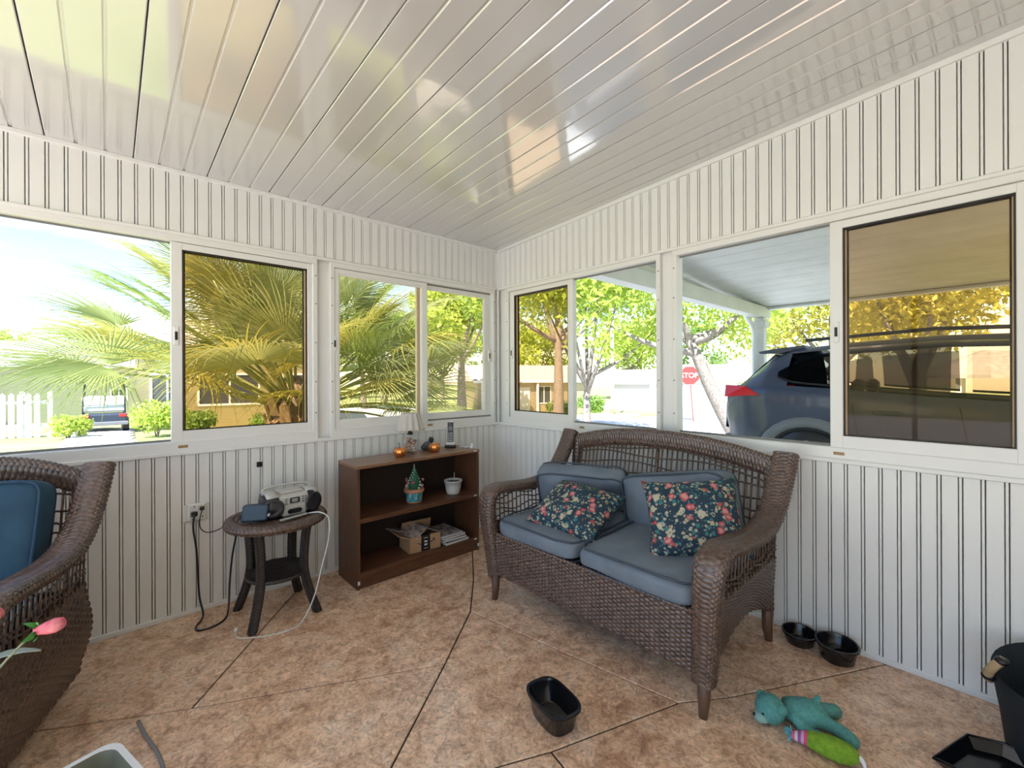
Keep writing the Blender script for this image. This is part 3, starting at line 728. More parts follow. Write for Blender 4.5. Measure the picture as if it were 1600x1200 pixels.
# ------------------------------------------------------------------ houses, fence, golf cart
ROOFM = mat('pale_shingle', (.52, .47, .42), .9, noise=(9, (.40, .34, .30)))
GLASSDK = mat('dark_window_glass', (.05, .055, .06), .1)
def siding_mat(name, c):
    m = mat(name, c, .6); t = m.node_tree; b = t.nodes['Principled BSDF']
    tcn = t.nodes.new('ShaderNodeTexCoord'); w = t.nodes.new('ShaderNodeTexWave'); w.bands_direction = 'Z'; w.wave_profile = 'SAW'; w.inputs['Scale'].default_value = 2.4
    bp = t.nodes.new('ShaderNodeBump'); bp.inputs['Strength'].default_value = 1; bp.inputs['Distance'].default_value = .05
    t.links.new(tcn.outputs['Object'], w.inputs['Vector']); t.links.new(w.outputs['Fac'], bp.inputs['Height']); t.links.new(bp.outputs['Normal'], b.inputs['Normal']); return m
def house(name, label, base, yaw, w, dep, h, wall, roof_h=1.0, wins=(), doors=(), ridge='x', eave=.4, posts=()):
    root = thing(name, label, 'house', base, yaw)
    MB().box((-w / 2, 0, -1.0), (w / 2, dep, h)).build('wall', wall, root)
    e = eave; m = MB()
    if ridge == 'x':
        v = [(-w / 2 - e, -e, h - .05), (w / 2 + e, -e, h - .05), (w / 2 + e, dep + e, h - .05), (-w / 2 - e, dep + e, h - .05), (-w / 2 - e, dep / 2, h + roof_h), (w / 2 + e, dep / 2, h + roof_h)]
        m.add(v, [(0, 1, 5, 4), (2, 3, 4, 5), (1, 2, 5), (3, 0, 4), (3, 2, 1, 0)])
    else:
        v = [(-w / 2 - e, -e, h - .05), (w / 2 + e, -e, h - .05), (w / 2 + e, dep + e, h - .05), (-w / 2 - e, dep + e, h - .05), (0, -e, h + roof_h), (0, dep + e, h + roof_h)]
        m.add(v, [(0, 4, 5, 3), (1, 2, 5, 4), (0, 1, 4), (2, 3, 5), (3, 2, 1, 0)])
    rf = m.build('roof', ROOFM, root)
    MB().box((-w / 2 - e, -e - .03, h - .18), (w / 2 + e, -e, h - .02)).build('fascia', WPLAST, root)
    for (x, z0, ww, hh) in wins:
        f_ = MB(); t = .07
        f_.box((x - ww / 2 - t, -.05, z0 - t), (x + ww / 2 + t, .0, z0)); f_.box((x - ww / 2 - t, -.05, z0 + hh), (x + ww / 2 + t, .0, z0 + hh + t))
        f_.box((x - ww / 2 - t, -.05, z0), (x - ww / 2, .0, z0 + hh)); f_.box((x + ww / 2, -.05, z0), (x + ww / 2 + t, .0, z0 + hh)); f_.box((x - .03, -.05, z0), (x + .03, 0, z0 + hh))
        f_ = f_.build('window', WPLAST, root)
        for s in (-1, 1): MB().box((x + min(0, s * ww / 2), -.02, z0), (x + max(0, s * ww / 2), -.004, z0 + hh)).build('pane', GLASSDK, f_)
    for (x, ww, hh, m_) in doors:
        MB().box((x - ww / 2, -.04, -.4), (x + ww / 2, .0, hh), .01).build('door', m_, root)
    for x in posts: MB().box((x - .08, -e + .05, -1), (x + .08, -e + .21, h - .1), .01).build('porch_post', WPLAST, root)
    return root
def facing(x): d = ray(x, 600); return math.atan2(d[1], d[0]) - PI / 2
YEL = siding_mat('yellow_siding', (.56, .47, .28)); TAN = siding_mat('tan_siding', (.52, .43, .30)); GRY = siding_mat('grey_siding', (.47, .46, .42)); CRM = siding_mat('cream_siding', (.62, .58, .50))
house('siding_house', 'yellow siding house with a wide window behind the palm', G(368, 600, 18), facing(368), 6.2, 7, 3.4, YEL, 1.3, wins=[(-2.2, .95, .9, 1.15), (-.2, .95, 2.0, 1.15), (2.2, .95, .9, 1.15)])
house('siding_house', 'grey house behind the golf cart and white fence', G(22, 600, 18.5), facing(22), 8, 6, 2.6, GRY, 1.1, wins=[(3.3, .9, .5, .5), (-3.0, .7, .8, 1.3), (-1.6, .7, .8, 1.3)], posts=(-3.8, -2.3, -.8))
house('siding_house', 'tan house with a dark shuttered window beyond the street', G(838, 600, 33), facing(838) + .35, 9, 7, 2.5, TAN, 1.2, wins=[(-2.6, .8, .9, 1.2), (.6, .8, 1.0, 1.2)], doors=[(-1.0, .95, 2.0, WPLAST)], posts=(-4.2, -2.0, 0))
house('white_garage', 'grey garage with a white door beyond the gravel yard', G(1003, 600, 50), facing(1003) - .25, 7.2, 7, 2.4, GRY, 1.5, doors=[(1.6, 1.5, 2.2, WPLAST)], ridge='x')
house('cream_house', 'cream house with a garage door behind the stop sign', G(1125, 600, 35), facing(1125), 7.6, 6, 2.6, CRM, 1.2, wins=[(1.6, 1.3, .8, .8)], doors=[(-1.7, 3.0, 2.1, WPLAST)])
hp = thing('porch_pavilion', 'small white pavilion with pale roof seen past the dark car', 'pavilion', G(1548, 600, 13), facing(1548))
MB().lathe([(1.9, 1.9), (1.85, 2.0), (.12, 2.75)], seg=8).build('roof', ROOFM, hp)
for k in range(8):
    a = (k + .5) * PI / 4; MB().box((1.6 * math.cos(a) - .06, 1.6 * math.sin(a) - .06, -.6), (1.6 * math.cos(a) + .06, 1.6 * math.sin(a) + .06, 1.93)).build('post', WPLAST, hp)
MB().lathe([(1.75, -.6), (1.75, .05), (1.7, .08)], seg=8).build('deck', CONC, hp)
# picket fence
pa, pb = np.array(G(-60, 600, 11.5)), np.array(G(78, 600, 12.6)); L = np.linalg.norm((pb - pa)[:2])
fz = min(pa[2], pb[2])
fn = thing('picket_fence', 'white picket fence along the lawn beside the grey house', 'fence', (pa[0], pa[1], fz), math.atan2(pb[1] - pa[1], pb[0] - pa[0]))
pk = MB().prism([(-.055, -.1), (.055, -.1), (.055, 1.20), (.0, 1.27), (-.055, 1.20)], 1, -.012, .012).mesh('picket'); pk.materials.append(WPLAST)
n_p = int(L / .16)
for i in range(n_p): link('picket', pk, fn, (.06 + i * .16, -.03, 0))
for z in (.3, .95): MB().box((0, -.01, z), (L, .03, z + .09)).build('rail', WPLAST, fn)
for i in range(4): MB().box((L * i / 3 - .05, -.01, -.2), (L * i / 3 + .05, .09, 1.3)).build('fence_post', WPLAST, fn)
# golf cart, seen from behind
gc = thing('golf_cart', 'small golf cart with white seat parked before the grey house', 'golf cart', G(163, 600, 14), facing(163))
MB().box((-.56, 0, .28), (.56, .5, .62), .06).build('rear_body', mat('cart_dark', (.03, .04, .06), .35), gc); MB().box((-.56, .5, .25), (.56, 2.0, .5), .05).build('floor_pan', BLACK, gc)
MB().box((-.58, -.06, .24), (.58, .04, .36), .02).build('bumper', GREYP, gc)
for s in (-1, 1):
    MB().box((s * .44 - .09, -.012, .5), (s * .44 + .09, .02, .6), .01).build('tail_light', mat('red_lens', (.55, .03, .03), .3), gc)
    for y in (.35, 1.8):
        w = MB(); w.tube([(s * .44, y, .2), (s * .6, y, .2)], .24, 18); w.build('wheel', BLACK, gc)
    for y in (.15, 1.6): MB().tube([(s * .5, y, .55), (s * .48, y + .05, 1.72)], .022, 6).build('roof_post', BLACK, gc)
MB().box((-.52, .15, .86), (.52, .30, 1.18), .05).build('seat_back', WPLAST, gc); MB().box((-.52, .2, .66), (.52, .75, .84), .05).build('seat', WPLAST, gc)
MB().box((-.6, 0, 1.70), (.6, 1.9, 1.78), .03).build('roof', mat('cart_roof', (.55, .55, .53), .4), gc)
# utility pole, stop sign, mailbox-like markers
up = at_ground(957, 651); MB().lathe([(.13, -.3), (.12, 2), (.10, 8.5)], seg=12).build('utility_pole', mat('pole_wood', (.40, .38, .34), .8), None, True, up)
tag(bpy.data.objects['utility_pole'], 'pale wooden utility pole standing on the grass island', 'pole')
sp = at_ground(1084, 660); sg = thing('stop_sign', 'red octagonal stop sign on a red post at the street corner', 'stop sign', sp, facing(1080))
dS = float((sp - CAM) @ _f); k_ = dS / FPX; zc_ = (CAM[2] + (PY - 588) * k_) - sp[2]; rS = 16.2 * k_
REDP = mat('sign_red', (.62, .035, .03), .45)
MB().tube([(.0, .03, -.2), (-6.0 * k_ * .9, .03, zc_)], .038, 8).build('post', mat('post_red', (.42, .06, .05), .5), sg)
MB().prism([(rS * math.cos(PI / 8 + k * PI / 4) - 6 * k_, zc_ + rS * math.sin(PI / 8 + k * PI / 4)) for k in range(8)], 1, -.02, 0).build('sign_plate', WPLAST, sg)
plate = MB().prism([(rS * .94 * math.cos(PI / 8 + k * PI / 4) - 6 * k_, zc_ + rS * .94 * math.sin(PI / 8 + k * PI / 4)) for k in range(8)], 1, -.024, -.018).build('sign_face', REDP, sg)
def text(name, body, size, m, parent, loc, rot, ext=.001):
    c = bpy.data.curves.new(name, 'FONT'); c.body = body; c.size = size; c.align_x = 'CENTER'; c.align_y = 'CENTER'; c.extrude = ext; c.materials.append(m)
    o = bpy.data.objects.new(name, c); col.objects.link(o); o.parent = parent; o.location = loc; o.rotation_euler = rot
    bpy.context.view_layer.update(); me = bpy.data.meshes.new_from_object(o.evaluated_get(bpy.context.evaluated_depsgraph_get()))
    bpy.data.objects.remove(o); me.materials.clear(); me.materials.append(m); return link(name, me, parent, loc, rot)
text('lettering', 'STOP', rS * .66, WPLAST, sg, (-6 * k_, -.027, zc_), (PI / 2, 0, 0))

# ------------------------------------------------------------------ carport
CPW = mat('carport_white', (.70, .71, .70), .45, noise=(3, (.62, .63, .62)))
cp = thing('carport_roof', 'white carport roof of long panels over the car', 'carport', (0, 0, 0))
for i in range(16):
    x0, x1 = .14 + i * .3065, .14 + (i + 1) * .3065
    za, zb = 2.56 - .045 * x0, 2.56 - .045 * x1
    m = MB(); pr = [(x0 + .002, za + .012), (x0 + .006, za), (x0 + .15, (za + zb) / 2 - .002), (x1 - .006, zb), (x1 - .002, zb + .012), (x1 - .002, zb + .08), (x0 + .002, za + .08)]
    m.prism(pr, 1, -9.0, -.42); m.build('roof_panel', CPW, cp)
MB().box((.13, -.62, 2.17), (5.06, -.46, 2.335), .008).build('beam', CPW, cp)
MB().box((4.90, -9, 2.30), (5.06, -.62, 2.335), .008).build('side_beam', CPW, cp)
gu = MB().prism([(-.42, 2.34), (-.30, 2.34), (-.27, 2.50), (-.42, 2.50)], 0, .13, 5.1); gu.build('gutter', WPLAST, cp)
for y in (-.54, -4.6, -8.7):
    MB().box((4.77, y - .07, -.06), (4.91, y + .07, 2.17), .008).build('post', CPW, cp)
    MB().box((4.74, y - .10, 2.02), (4.94, y + .10, 2.12), .01).build('post_cap', CPW, cp)
MB().tube(catmull([(4.62, -.36, 2.40), (4.60, -.42, 2.20), (4.68, -.50, 1.98), (4.70, -.50, 1.6), (4.70, -.50, 0)], 14), .038, 8).build('downspout', WPLAST, cp, True)

# ------------------------------------------------------------------ dark blue car under the carport
CARB = mat('car_blue', (.030, .045, .088), .3, metal=.0, spec=.5, coat=.35); CLAD = mat('car_cladding', (.17, .18, .19), .55); CARG = glass_mat('car_glass_privacy', (.16, .17, .17), .8); CARF = glass_mat('car_glass_front', (.72, .74, .72), .8)
car = thing('car', 'dark blue car parked under the carport beside the porch', 'car', (3.87, -.69, -.03), 0)
# stations: x from rear, z bottom, z belt, z roof, half widths bottom / belt / roof
ST = [(0.00, .52, .80, .86, .60, .70, .66), (.05, .38, 1.02, 1.10, .74, .80, .74), (.16, .34, 1.14, 1.20, .82, .86, .72), (.30, .32, 1.19, 1.34, .88, .90, .68), (.50, .30, 1.20, 1.52, .91, .92, .66), (.72, .29, 1.20, 1.62, .92, .92, .65), (1.2, .27, 1.17, 1.66, .92, .92, .645),
      (1.9, .26, 1.11, 1.69, .92, .915, .64), (2.6, .26, 1.07, 1.67, .92, .91, .63), (3.05, .26, 1.00, 1.56, .92, .90, .62), (3.4, .27, 1.00, 1.33, .92, .89, .66), (3.72, .28, 1.00, 1.11, .92, .88, .74), (4.1, .30, .97, 1.04, .90, .86, .74), (4.42, .34, .88, .95, .84, .80, .66), (4.6, .45, .70, .76, .66, .66, .56)]
def sec(s):
    x, zb, zl, zr, wb, wl_, wr_ = s
    half = [(0, zb), (wb * .8, zb), (wb, zb + .06), (wb + .005, (zb + zl) / 2), (wl_ + .01, zl - .12), (wl_, zl - .02), (wl_ - .02, zl), ((wl_ + wr_) / 2 + .02, (zl + zr) / 2), (wr_ + .03, zr - .06), (wr_ - .04, zr - .012), (wr_ * .5, zr + .015), (0, zr + .022)]
    pts = [(w, z) for w, z in half] + [(-w, z) for w, z in half[-2:0:-1]]
    return [(w, -x, z) for w, z in pts]
def car_surface(x, t):
    """near/far side greenhouse, x station, t 0 belt to 1 roof -> half width, z"""
    X_ = [s[0] for s in ST]; g = lambda i: np.interp(x, X_, [s[i] for s in ST])
    zl, zr, wl_, wr_ = g(2), g(3), g(5), g(6)
    P = [(wl_ - .02, zl), ((wl_ + wr_) / 2 + .02, (zl + zr) / 2), (wr_ + .03, zr - .06)]
    z = zl + t * (zr - .06 - zl); return np.interp(z, [p[1] for p in P], [p[0] for p in P]), z
ss = np.array([[float(v) for v in s] for s in ST]); fine = []
for i in range(len(ST) - 1):
    for k in range(3): fine.append(tuple(ss[i] * (1 - k / 3) + ss[i + 1] * k / 3))
fine.append(tuple(ss[-1])); S_ = np.array([sec(s) for s in fine])
b_ = MB().grid(S_, True); nn = S_.shape[1]; b_.f.append(tuple(range(nn))); b_.f.append(tuple((len(fine) - 1) * nn + k for k in range(nn))[::-1])
def in_win(f):
    c = np.mean([b_.v[i] for i in f], axis=0); x = -c[1]
    if len(f) != 4 or abs(c[0]) < .55: return False
    zl = np.interp(x, [q[0] for q in ST], [q[2] for q in ST]); zr = np.interp(x, [q[0] for q in ST], [q[3] for q in ST])
    return zl + .03 < c[2] < zr - .05 and (.72 < x < 1.24 or 1.30 < x < 2.02 or 2.1 < x < 3.3)
b_.f = [f for f in b_.f if not in_win(f)]
body = autosmooth(fixn(b_.build('body', CARB, car)), 50)
def side_panel(name, m, quads, s, off, parent, nseg=8):
    """quads: list of (x, t_low, t_high) along the length"""
    mb = MB(); A_ = []
    for (x, t0, t1) in quads:
        row = []
        for k in range(5):
            w, z = car_surface(x, t0 + (t1 - t0) * k / 4); row.append((s * (w + off), -x, z))
        A_.append(row)
    return mb.grid(np.array(A_)).build(name, m, parent, True)
for s in (-1, 1):
    for nm, q in (('quarter_window', [(.62, .34, .50), (.75, .16, .66), (.9, .12, .76), (1.1, .10, .84), (1.22, .10, .86)]), ('rear_door_window', [(1.32, .09, .88), (1.6, .08, .90), (2.0, .08, .92)]), ('front_door_window', [(2.1, .08, .92), (2.5, .08, .91), (2.8, .08, .86), (3.1, .09, .74), (3.4, .12, .45)])):
        side_panel(nm, CARF if nm.startswith('front') else CARG, q, s, .008, car); 
        q2 = [(x, t0 - .05, t0) for x, t0, t1 in q]; side_panel('window_trim', SILVER if 0 else BLACK, q2, s, .010, car)
    lp = MB(); lp.tube([(s * .68, -.85, 1.70), (s * .67, -1.9, 1.745), (s * .66, -2.7, 1.71)], .018, 6); lp.build('roof_rail', BLACK, car, True)
    tl = MB(); tl.add([(s * .845, -.06, 1.06), (s * .915, -.46, 1.09), (s * .90, -.30, 1.19), (s * .80, -.06, 1.20), (s * .50, .0, 1.10), (s * .50, -.01, 1.18)], [(0, 1, 2, 3), (0, 3, 5, 4)])
    bm_ = tl.build('tail_light', mat('tail_lens', (.60, .02, .03), .15), car)
    mo = bm_.modifiers.new('thick', 'SOLIDIFY'); mo.thickness = .05; mo.offset = 0
    for wx in (.92, 3.61):
        wc = (s * .80, -wx, .37)
        wh = MB(); wh.tube([(s * .72, -wx, .37), (s * .76, -wx, .37), (s * .93, -wx, .37), (s * .955, -wx, .37)], [.34, .365, .365, .335], 30); wo = autosmooth(wh.build('wheel', BLACK, car))
        h_ = MB(); h_.tube([(s * .955, -wx, .37), (s * .965, -wx, .37)], [.25, .24], 24)
        for k in range(10):
            a = k * PI / 5; h_.tube([(s * .972, -wx, .37), (s * .968, -wx + .22 * math.sin(a), .37 + .22 * math.cos(a))], [.03, .022], 5)
        h_.build('rim', SILVER, wo)
        ar = MB(); P = []
        for k in range(17):
            a = PI * (-.08 + 1.16 * k / 16); c_, s2 = math.cos(a), math.sin(a); row = []
            for (r_, w_) in ((.385, .90), (.40, .965), (.47, .965), (.50, .925)): row.append((s * w_, -wx + r_ * c_ * 1.04, .37 + r_ * s2))
            P.append(row)
        ar.grid(np.array(P)).build('arch_cladding', CLAD, car, True)
        dk = MB(); dk.prism([(-wx + .40 * math.cos(a), .37 + .40 * math.sin(a)) for a in np.linspace(0, 2 * PI, 25)[:-1]], 0, s * .915, s * .93); dk.build('wheel_well', BLACK, car)
    MB().box((min(s * .88, s * .945), -3.1, .28), (max(s * .88, s * .945), -1.42, .46), .02).build('sill_cladding', CLAD, car)
    for dx in (1.30, 2.06): MB().tube([(s * .933, -dx, 1.03), (s * .938, -dx - .05, .7), (s * .935, -dx, .36)], .006, 5).build('door_seam', BLACK, car)
    MB().box((min(s * .92, s * .965), -1.68, .93), (max(s * .92, s * .965), -1.46, .965), .012).build('door_handle', CARB, car)
    m_ = MB().box((min(s * .9, s * 1.06), -3.22, 1.04), (max(s * .9, s * 1.06), -3.08, 1.20), .03).build('mirror', CARB, car)
for sx in (-.42, .42):
    for yy, zz in ((-1.25, .95), (-2.45, .95)):
        MB().box((sx - .26, yy - .12, .45), (sx + .26, yy + .06, zz + .12), .05).build('seat_back', BLACK, car)
        MB().box((sx - .12, yy - .08, zz + .14), (sx + .12, yy + .03, zz + .32), .04).build('headrest', BLACK, car)
MB().box((-.86, -3.3, .40), (.86, -.4, .62)).build('cabin_floor', BLACK, car)
MB().box((-.80, -.14, .32), (.80, .03, .60), .05).build('rear_bumper', CLAD, car)
sp_ = MB(); sp_.prism([(-.82, 1.655), (-.52, 1.63), (-.34, 1.60), (-.36, 1.575), (-.55, 1.57), (-.82, 1.62)], 0, -.60, .60); autosmooth(sp_.build('spoiler', CARB, car))
rwn = MB(); rwn.add([(-.60, -.19, 1.22), (.60, -.19, 1.22), (.54, -.52, 1.555), (-.54, -.52, 1.555)], [(0, 1, 2, 3)]); ro = rwn.build('rear_window', CARG, car); mo = ro.modifiers.new('thick', 'SOLIDIFY'); mo.thickness = .02
wsn = MB(); wsn.add([(-.66, -3.62, 1.16), (.66, -3.62, 1.16), (.56, -3.02, 1.60), (-.56, -3.02, 1.60)], [(3, 2, 1, 0)]); wso = wsn.build('windshield', CARG, car); mo = wso.modifiers.new('thick', 'SOLIDIFY'); mo.thickness = .03; mo.offset = 0

# ------------------------------------------------------------------ wicker furniture
RAILFLIP = -1
def weave(mb, S, nu, nv, amp=.0022, r=.0034, flip=1, back=None):
    K = 2 * nu + 1
    U = np.linspace(0, 1, K)[None, None, :]; vc = (np.arange(nv) + .5) / nv
    V = np.stack([vc - .92 / nv, vc, vc + .92 / nv], 1)[:, :, None]
    U, V = np.broadcast_arrays(U, V); e = 1e-3
    P = S(U, V); dU = S(U + e, V) - S(U - e, V); dV = S(U, V + e) - S(U, V - e)
    N = np.cross(dU, dV); N /= np.maximum(np.linalg.norm(N, axis=-1, keepdims=True), 1e-9); N *= flip
    k = np.arange(K)[None, None, :]; j = np.arange(nv)[:, None, None]
    off = amp * np.cos(PI * k / 2 + PI * j) + np.array([-r, 0, -r])[None, :, None]
    P = P + N * off[..., None]
    for row in range(nv): mb.grid(P[row])
    if back is not None:
        a, b = max(6, nu), max(3, nv // 3)
        U2, V2 = np.meshgrid(np.linspace(0, 1, a), np.linspace(0, 1, b)); Q = S(U2, V2)
        dU = S(U2 + e, V2) - S(U2 - e, V2); dV = S(U2, V2 + e) - S(U2, V2 - e); N = np.cross(dU, dV); N /= np.maximum(np.linalg.norm(N, axis=-1, keepdims=True), 1e-9)
        back.grid(Q - N * flip * (amp + r) * 1.05)
def spline_fn(pts):
    P = np.array(catmull(pts, 160)); d = np.concatenate([[0], np.cumsum(np.linalg.norm(np.diff(P, axis=0), axis=1))]); d /= d[-1]
    return lambda t: np.stack([np.interp(t, d, P[:, i]) for i in range(P.shape[1])], -1)
def tube_surface(path, side, wfn, tfn, expo=.55):
    """path(t)->(y,z) in the vertical plane, side(t)-> x centre; closed rounded-rectangle section"""
    def S(U, V):
        p = path(V); q = path(np.clip(V + .004, 0, 1)) - path(np.clip(V - .004, 0, 1)); q /= np.maximum(np.linalg.norm(q, axis=-1, keepdims=True), 1e-9)
        n = np.stack([-q[..., 1], q[..., 0]], -1)
        a = 2 * PI * U; c, s = np.cos(a), np.sin(a); c = np.sign(c) * np.abs(c) ** expo; s = np.sign(s) * np.abs(s) ** expo
        w, t = wfn(V) / 2, tfn(V) / 2
        return np.stack([side(V) + w * c, p[..., 0] + n[..., 0] * t * s, p[..., 1] + n[..., 1] * t * s], -1)
    return S
def cap_tube(mb, S, v, n=20):
    Q = S(np.linspace(0, 1, n + 1)[:-1], np.full(n, v)); c = Q.mean(0); mb.add(list(Q) + [c], [(i, (i + 1) % n, n) for i in range(n)])

def wicker_seat(name, label, cat, loc, rz, hw, legs=True):
    """hw = half width to leg centres. local: faces -y, front at y=0, x to the right"""
    root = thing(name, label, cat, loc, rz)
    arm = spline_fn([(.015, .13), (.0, .30), (-.02, .48), (-.012, .575), (.045, .618), (.18, .612), (.34, .60), (.48, .612), (.59, .665), (.665, .745), (.725, .83), (.765, .90)])
    if not legs:
        arm = spline_fn([(.10, .06), (.03, .16), (.02, .34), (-.02, .48), (-.012, .575), (.045, .618), (.18, .612), (.34, .60), (.48, .612), (.59, .665), (.665, .745), (.725, .83), (.765, .90)])
    wf = lambda V: np.interp(V, [0, .25, .34, 1], [.085, .105, .118, .105]); tf = lambda V: np.interp(V, [0, .25, .36, .8, 1], [.07, .065, .05, .055, .06])
    for s in (-1, 1):
        sd = lambda V, s=s: s * (hw + np.interp(V, [0, .3, 1], [0, .035, .065]))
        S = tube_surface(arm, sd, wf, tf); m = MB(); bk = MB()
        weave(m, S, 16, 150, .0030, .0042, -1, bk); cap_tube(bk, S, 1.0); cap_tube(bk, S, 0.0)
        a = m.build('arm', WICK, root, True); bk.build('arm_core', WICKDK, a, True)
        # side panel below the arm: open lattice above, tight weave below, arched hem
        xo = s * (hw + .022)
        def low(U, V):
            y = .03 + U * .66; zb = (.155 + .10 * np.sin(PI * U) ** 1.0) if legs else (.05 + .0 * U)
            zt = .43; x = xo + s * (.02 * V + (0.0 if legs else .03 * np.sin(PI * (1 - V)) ** 2)); return np.stack([x + 0 * U, y, zb + (zt - zb) * V], -1)
        m = MB(); bk = MB(); weave(m, low, 26, 28, .0040, .0042, s, bk); weave(m, lambda U, V: low(U, V) - np.array([s * .02, 0, 0]), 26, 28, .0030, .0042, -s)
        a = m.build('side_panel', WICK, root, True); bk.build('side_core', WICKDK, a)
        m = MB()
        for k in range(19):
            y = .05 + k * .034; zt = float(np.interp(y, [.0, .5, .6, .7], [.60, .605, .65, .76]))
            m.tube([(xo + s * .02, y, .42), (xo + s * .03, y + .004, zt)], .0042, 5)
        for z in (.455, .485, .53, .565):
            m.tube([(xo + s * (.022 + .004 * (k % 2) * 2 - .004), .04 + k * .017, z + .012 * math.sin(k * .42 + z * 40)) for k in range(38)], .0042, 5)
        tag(m.build('arm_lattice', WICK, root, True), kind='stuff')
        if legs:
            for y, tz in ((.012, .15), (.70, .20)):
                lx = s * hw; MB().tube([(lx, y, tz + .02), (lx, y, .06), (lx, y - (.008 if y < .3 else -.02), 0)], [.027, .022, .016], 12).build('leg', LEGWOOD, root, True)
            m = MB(); bk = MB(); S2 = tube_surface(spline_fn([(.70, .16), (.70, .32), (.70, .44), (.735, .62), (.765, .86)]), lambda V, s=s: s * (hw - .0) + 0 * V, lambda V: .055 + 0 * V, lambda V: .05 + 0 * V)
            weave(m, S2, 8, 56, .003, .004, -1, bk); a = m.build('back_post', WICK, root, True); bk.build('post_core', WICKDK, a)
    # front skirt and a tight seat deck
    ya = .0
    def front(U, V):
        x = (-hw + .03) + U * 2 * (hw - .03); z = .155 + V * .225 - (0 if legs else .10 * (1 - V)); return np.stack([x, ya - .006 + 0 * U + (0 if legs else .05 * (1 - V)), z], -1)
    nst = int(2 * hw / .0235); m = MB(); bk = MB(); weave(m, front, nst, 25, .0052, .0046, 1, bk)
    a = m.build('front_skirt', WICK, root, True); bk.build('skirt_core', WICKDK, a)
    m = MB(); xx = np.linspace(-hw + .03, hw - .03, nst * 3)
    m.tube([(x, ya - .004 + .005 * math.cos(i * 2.1), .384 + .004 * math.sin(i * 2.1)) for i, x in enumerate(xx)], .0085, 6); m.build('braided_edge', WICK, root, True)
    MB().box((-hw, .02, .34), (hw, .70, .375), .006).build('seat_deck', WICKDK, root)
    # back: lower tight weave, upper lattice, arched top rail
    def bx_(z): return float(np.interp(z, [.30, .45, .93], [.665, .69, .775]))
    ztop = lambda x: .868 + .078 * (1 - (np.abs(x) / hw) ** 2.2)
    def lowb(U, V):
        x = -hw + U * 2 * hw; z = .16 + V * .24; return np.stack([x, np.interp(z, [.16, .30, .45], [.70, .68, .69]), z], -1)
    m = MB(); bk = MB(); weave(m, lowb, nst, 26, .0026, .0045, -1, bk); a = m.build('back_panel', WICK, root, True); bk.build('back_core', WICKDK, a)
    m = MB(); n = int(2 * hw / .031)
    for k in range(n + 1):
        x = -hw + .02 + (2 * hw - .04) * k / n; zt = float(ztop(x)) - .05
        m.tube([(x, bx_(.38) + .004, .38), (x, bx_(.6), .6), (x, bx_(zt), zt)], .0050 if k != n // 2 else .012, 5)
    xs_ = np.linspace(-hw + .02, hw - .02, 110)
    for i, z in enumerate((.44, .50, .56, .615, .665, .715, .765, .80)):
        m.tube([(x, bx_(z) + .005 * (1 if k % 2 else -1), z + .012 * math.sin(x * 9 + i * 1.9) + .045 * (z - .5) / .3 * (1 - (abs(x) / hw) ** 2)) for k, x in enumerate(xs_)], .0048, 5)
    tag(m.build('back_lattice', WICK, root, True), kind='stuff')
    def rail(U, V):
        a = 2 * PI * U; c, s_ = np.cos(a), np.sin(a); c = np.sign(c) * np.abs(c) ** .6; s_ = np.sign(s_) * np.abs(s_) ** .6
        x = -hw - .005 + V * 2 * (hw + .005); zc = ztop(x) - .040
        return np.stack([x, .765 + .026 * s_, zc + .052 * c], -1)
    m = MB(); bk = MB(); weave(m, rail, 12, int(2 * hw / .0085), .0030, .0042, RAILFLIP, bk); cap_tube(bk, rail, 0.0); cap_tube(bk, rail, 1.0)
    a = m.build('top_rail', WICK, root, True); bk.build('rail_core', WICKDK, a)
    return root
love = wicker_seat('wicker_loveseat', 'brown wicker loveseat with open lattice back against the right wall', 'loveseat', (-.905, -1.605, 0), -PI / 2, .600)

# cushions
def superbox(w, d, h, e=.22, nu=44, nv=22, wr=.004, seed=0, pinch=0.0):
    g = random.Random(seed); ph = [g.uniform(0, 6) for _ in range(6)]
    th = np.linspace(-PI / 2, PI / 2, nv)[:, None]; ps = np.linspace(0, 2 * PI, nu + 1)[None, :-1]
    pw = lambda a, p: np.sign(a) * np.abs(a) ** p
    ct = pw(np.cos(th), .55); x = w / 2 * ct * pw(np.cos(ps), e); y = d / 2 * ct * pw(np.sin(ps), e); z = h / 2 * pw(np.sin(th), .45) + 0 * ps
    puff = 1 + .10 * (1 - (2 * x / w) ** 2) * (1 - (2 * y / d) ** 2) - pinch * ((2 * x / w) ** 2 * (2 * y / d) ** 2)
    z = z * puff
    n = wr * (np.sin(x * 23 + ph[0] + 3 * np.sin(y * 9 + ph[1])) + .7 * np.sin(y * 31 + ph[2] + 2 * np.sin(x * 13 + ph[3])))
    return np.stack([x, y, z + n], -1)
def cushion(name, label, w, d, h, M, m=BLUE, pipe=BLUEPIPE, seed=0, group=None, wr=.0035):
    P = superbox(w, d, h, .2, 52, 24, wr, seed)
    mb = MB().grid(P, True); o = mb.build(name, m, None, True); o.matrix_world = M
    tag(o, label, 'cushion', group)
    pm_ = MB()
    for zs in (-1, 1):
        pts = []
        for k in range(72):
            a = 2 * PI * k / 72; c, s = math.cos(a), math.sin(a); c = math.copysign(abs(c) ** .22, c); s = math.copysign(abs(s) ** .22, s)
            pts.append((w / 2 * .965 * c, d / 2 * .965 * s, zs * h / 2 * .80 + wr * math.sin(c * 9 + s * 7 + seed)))
        pm_.tube(pts, .0055, 6, closed=True)
    pm_.build('piping', pipe, o, True)
    return o
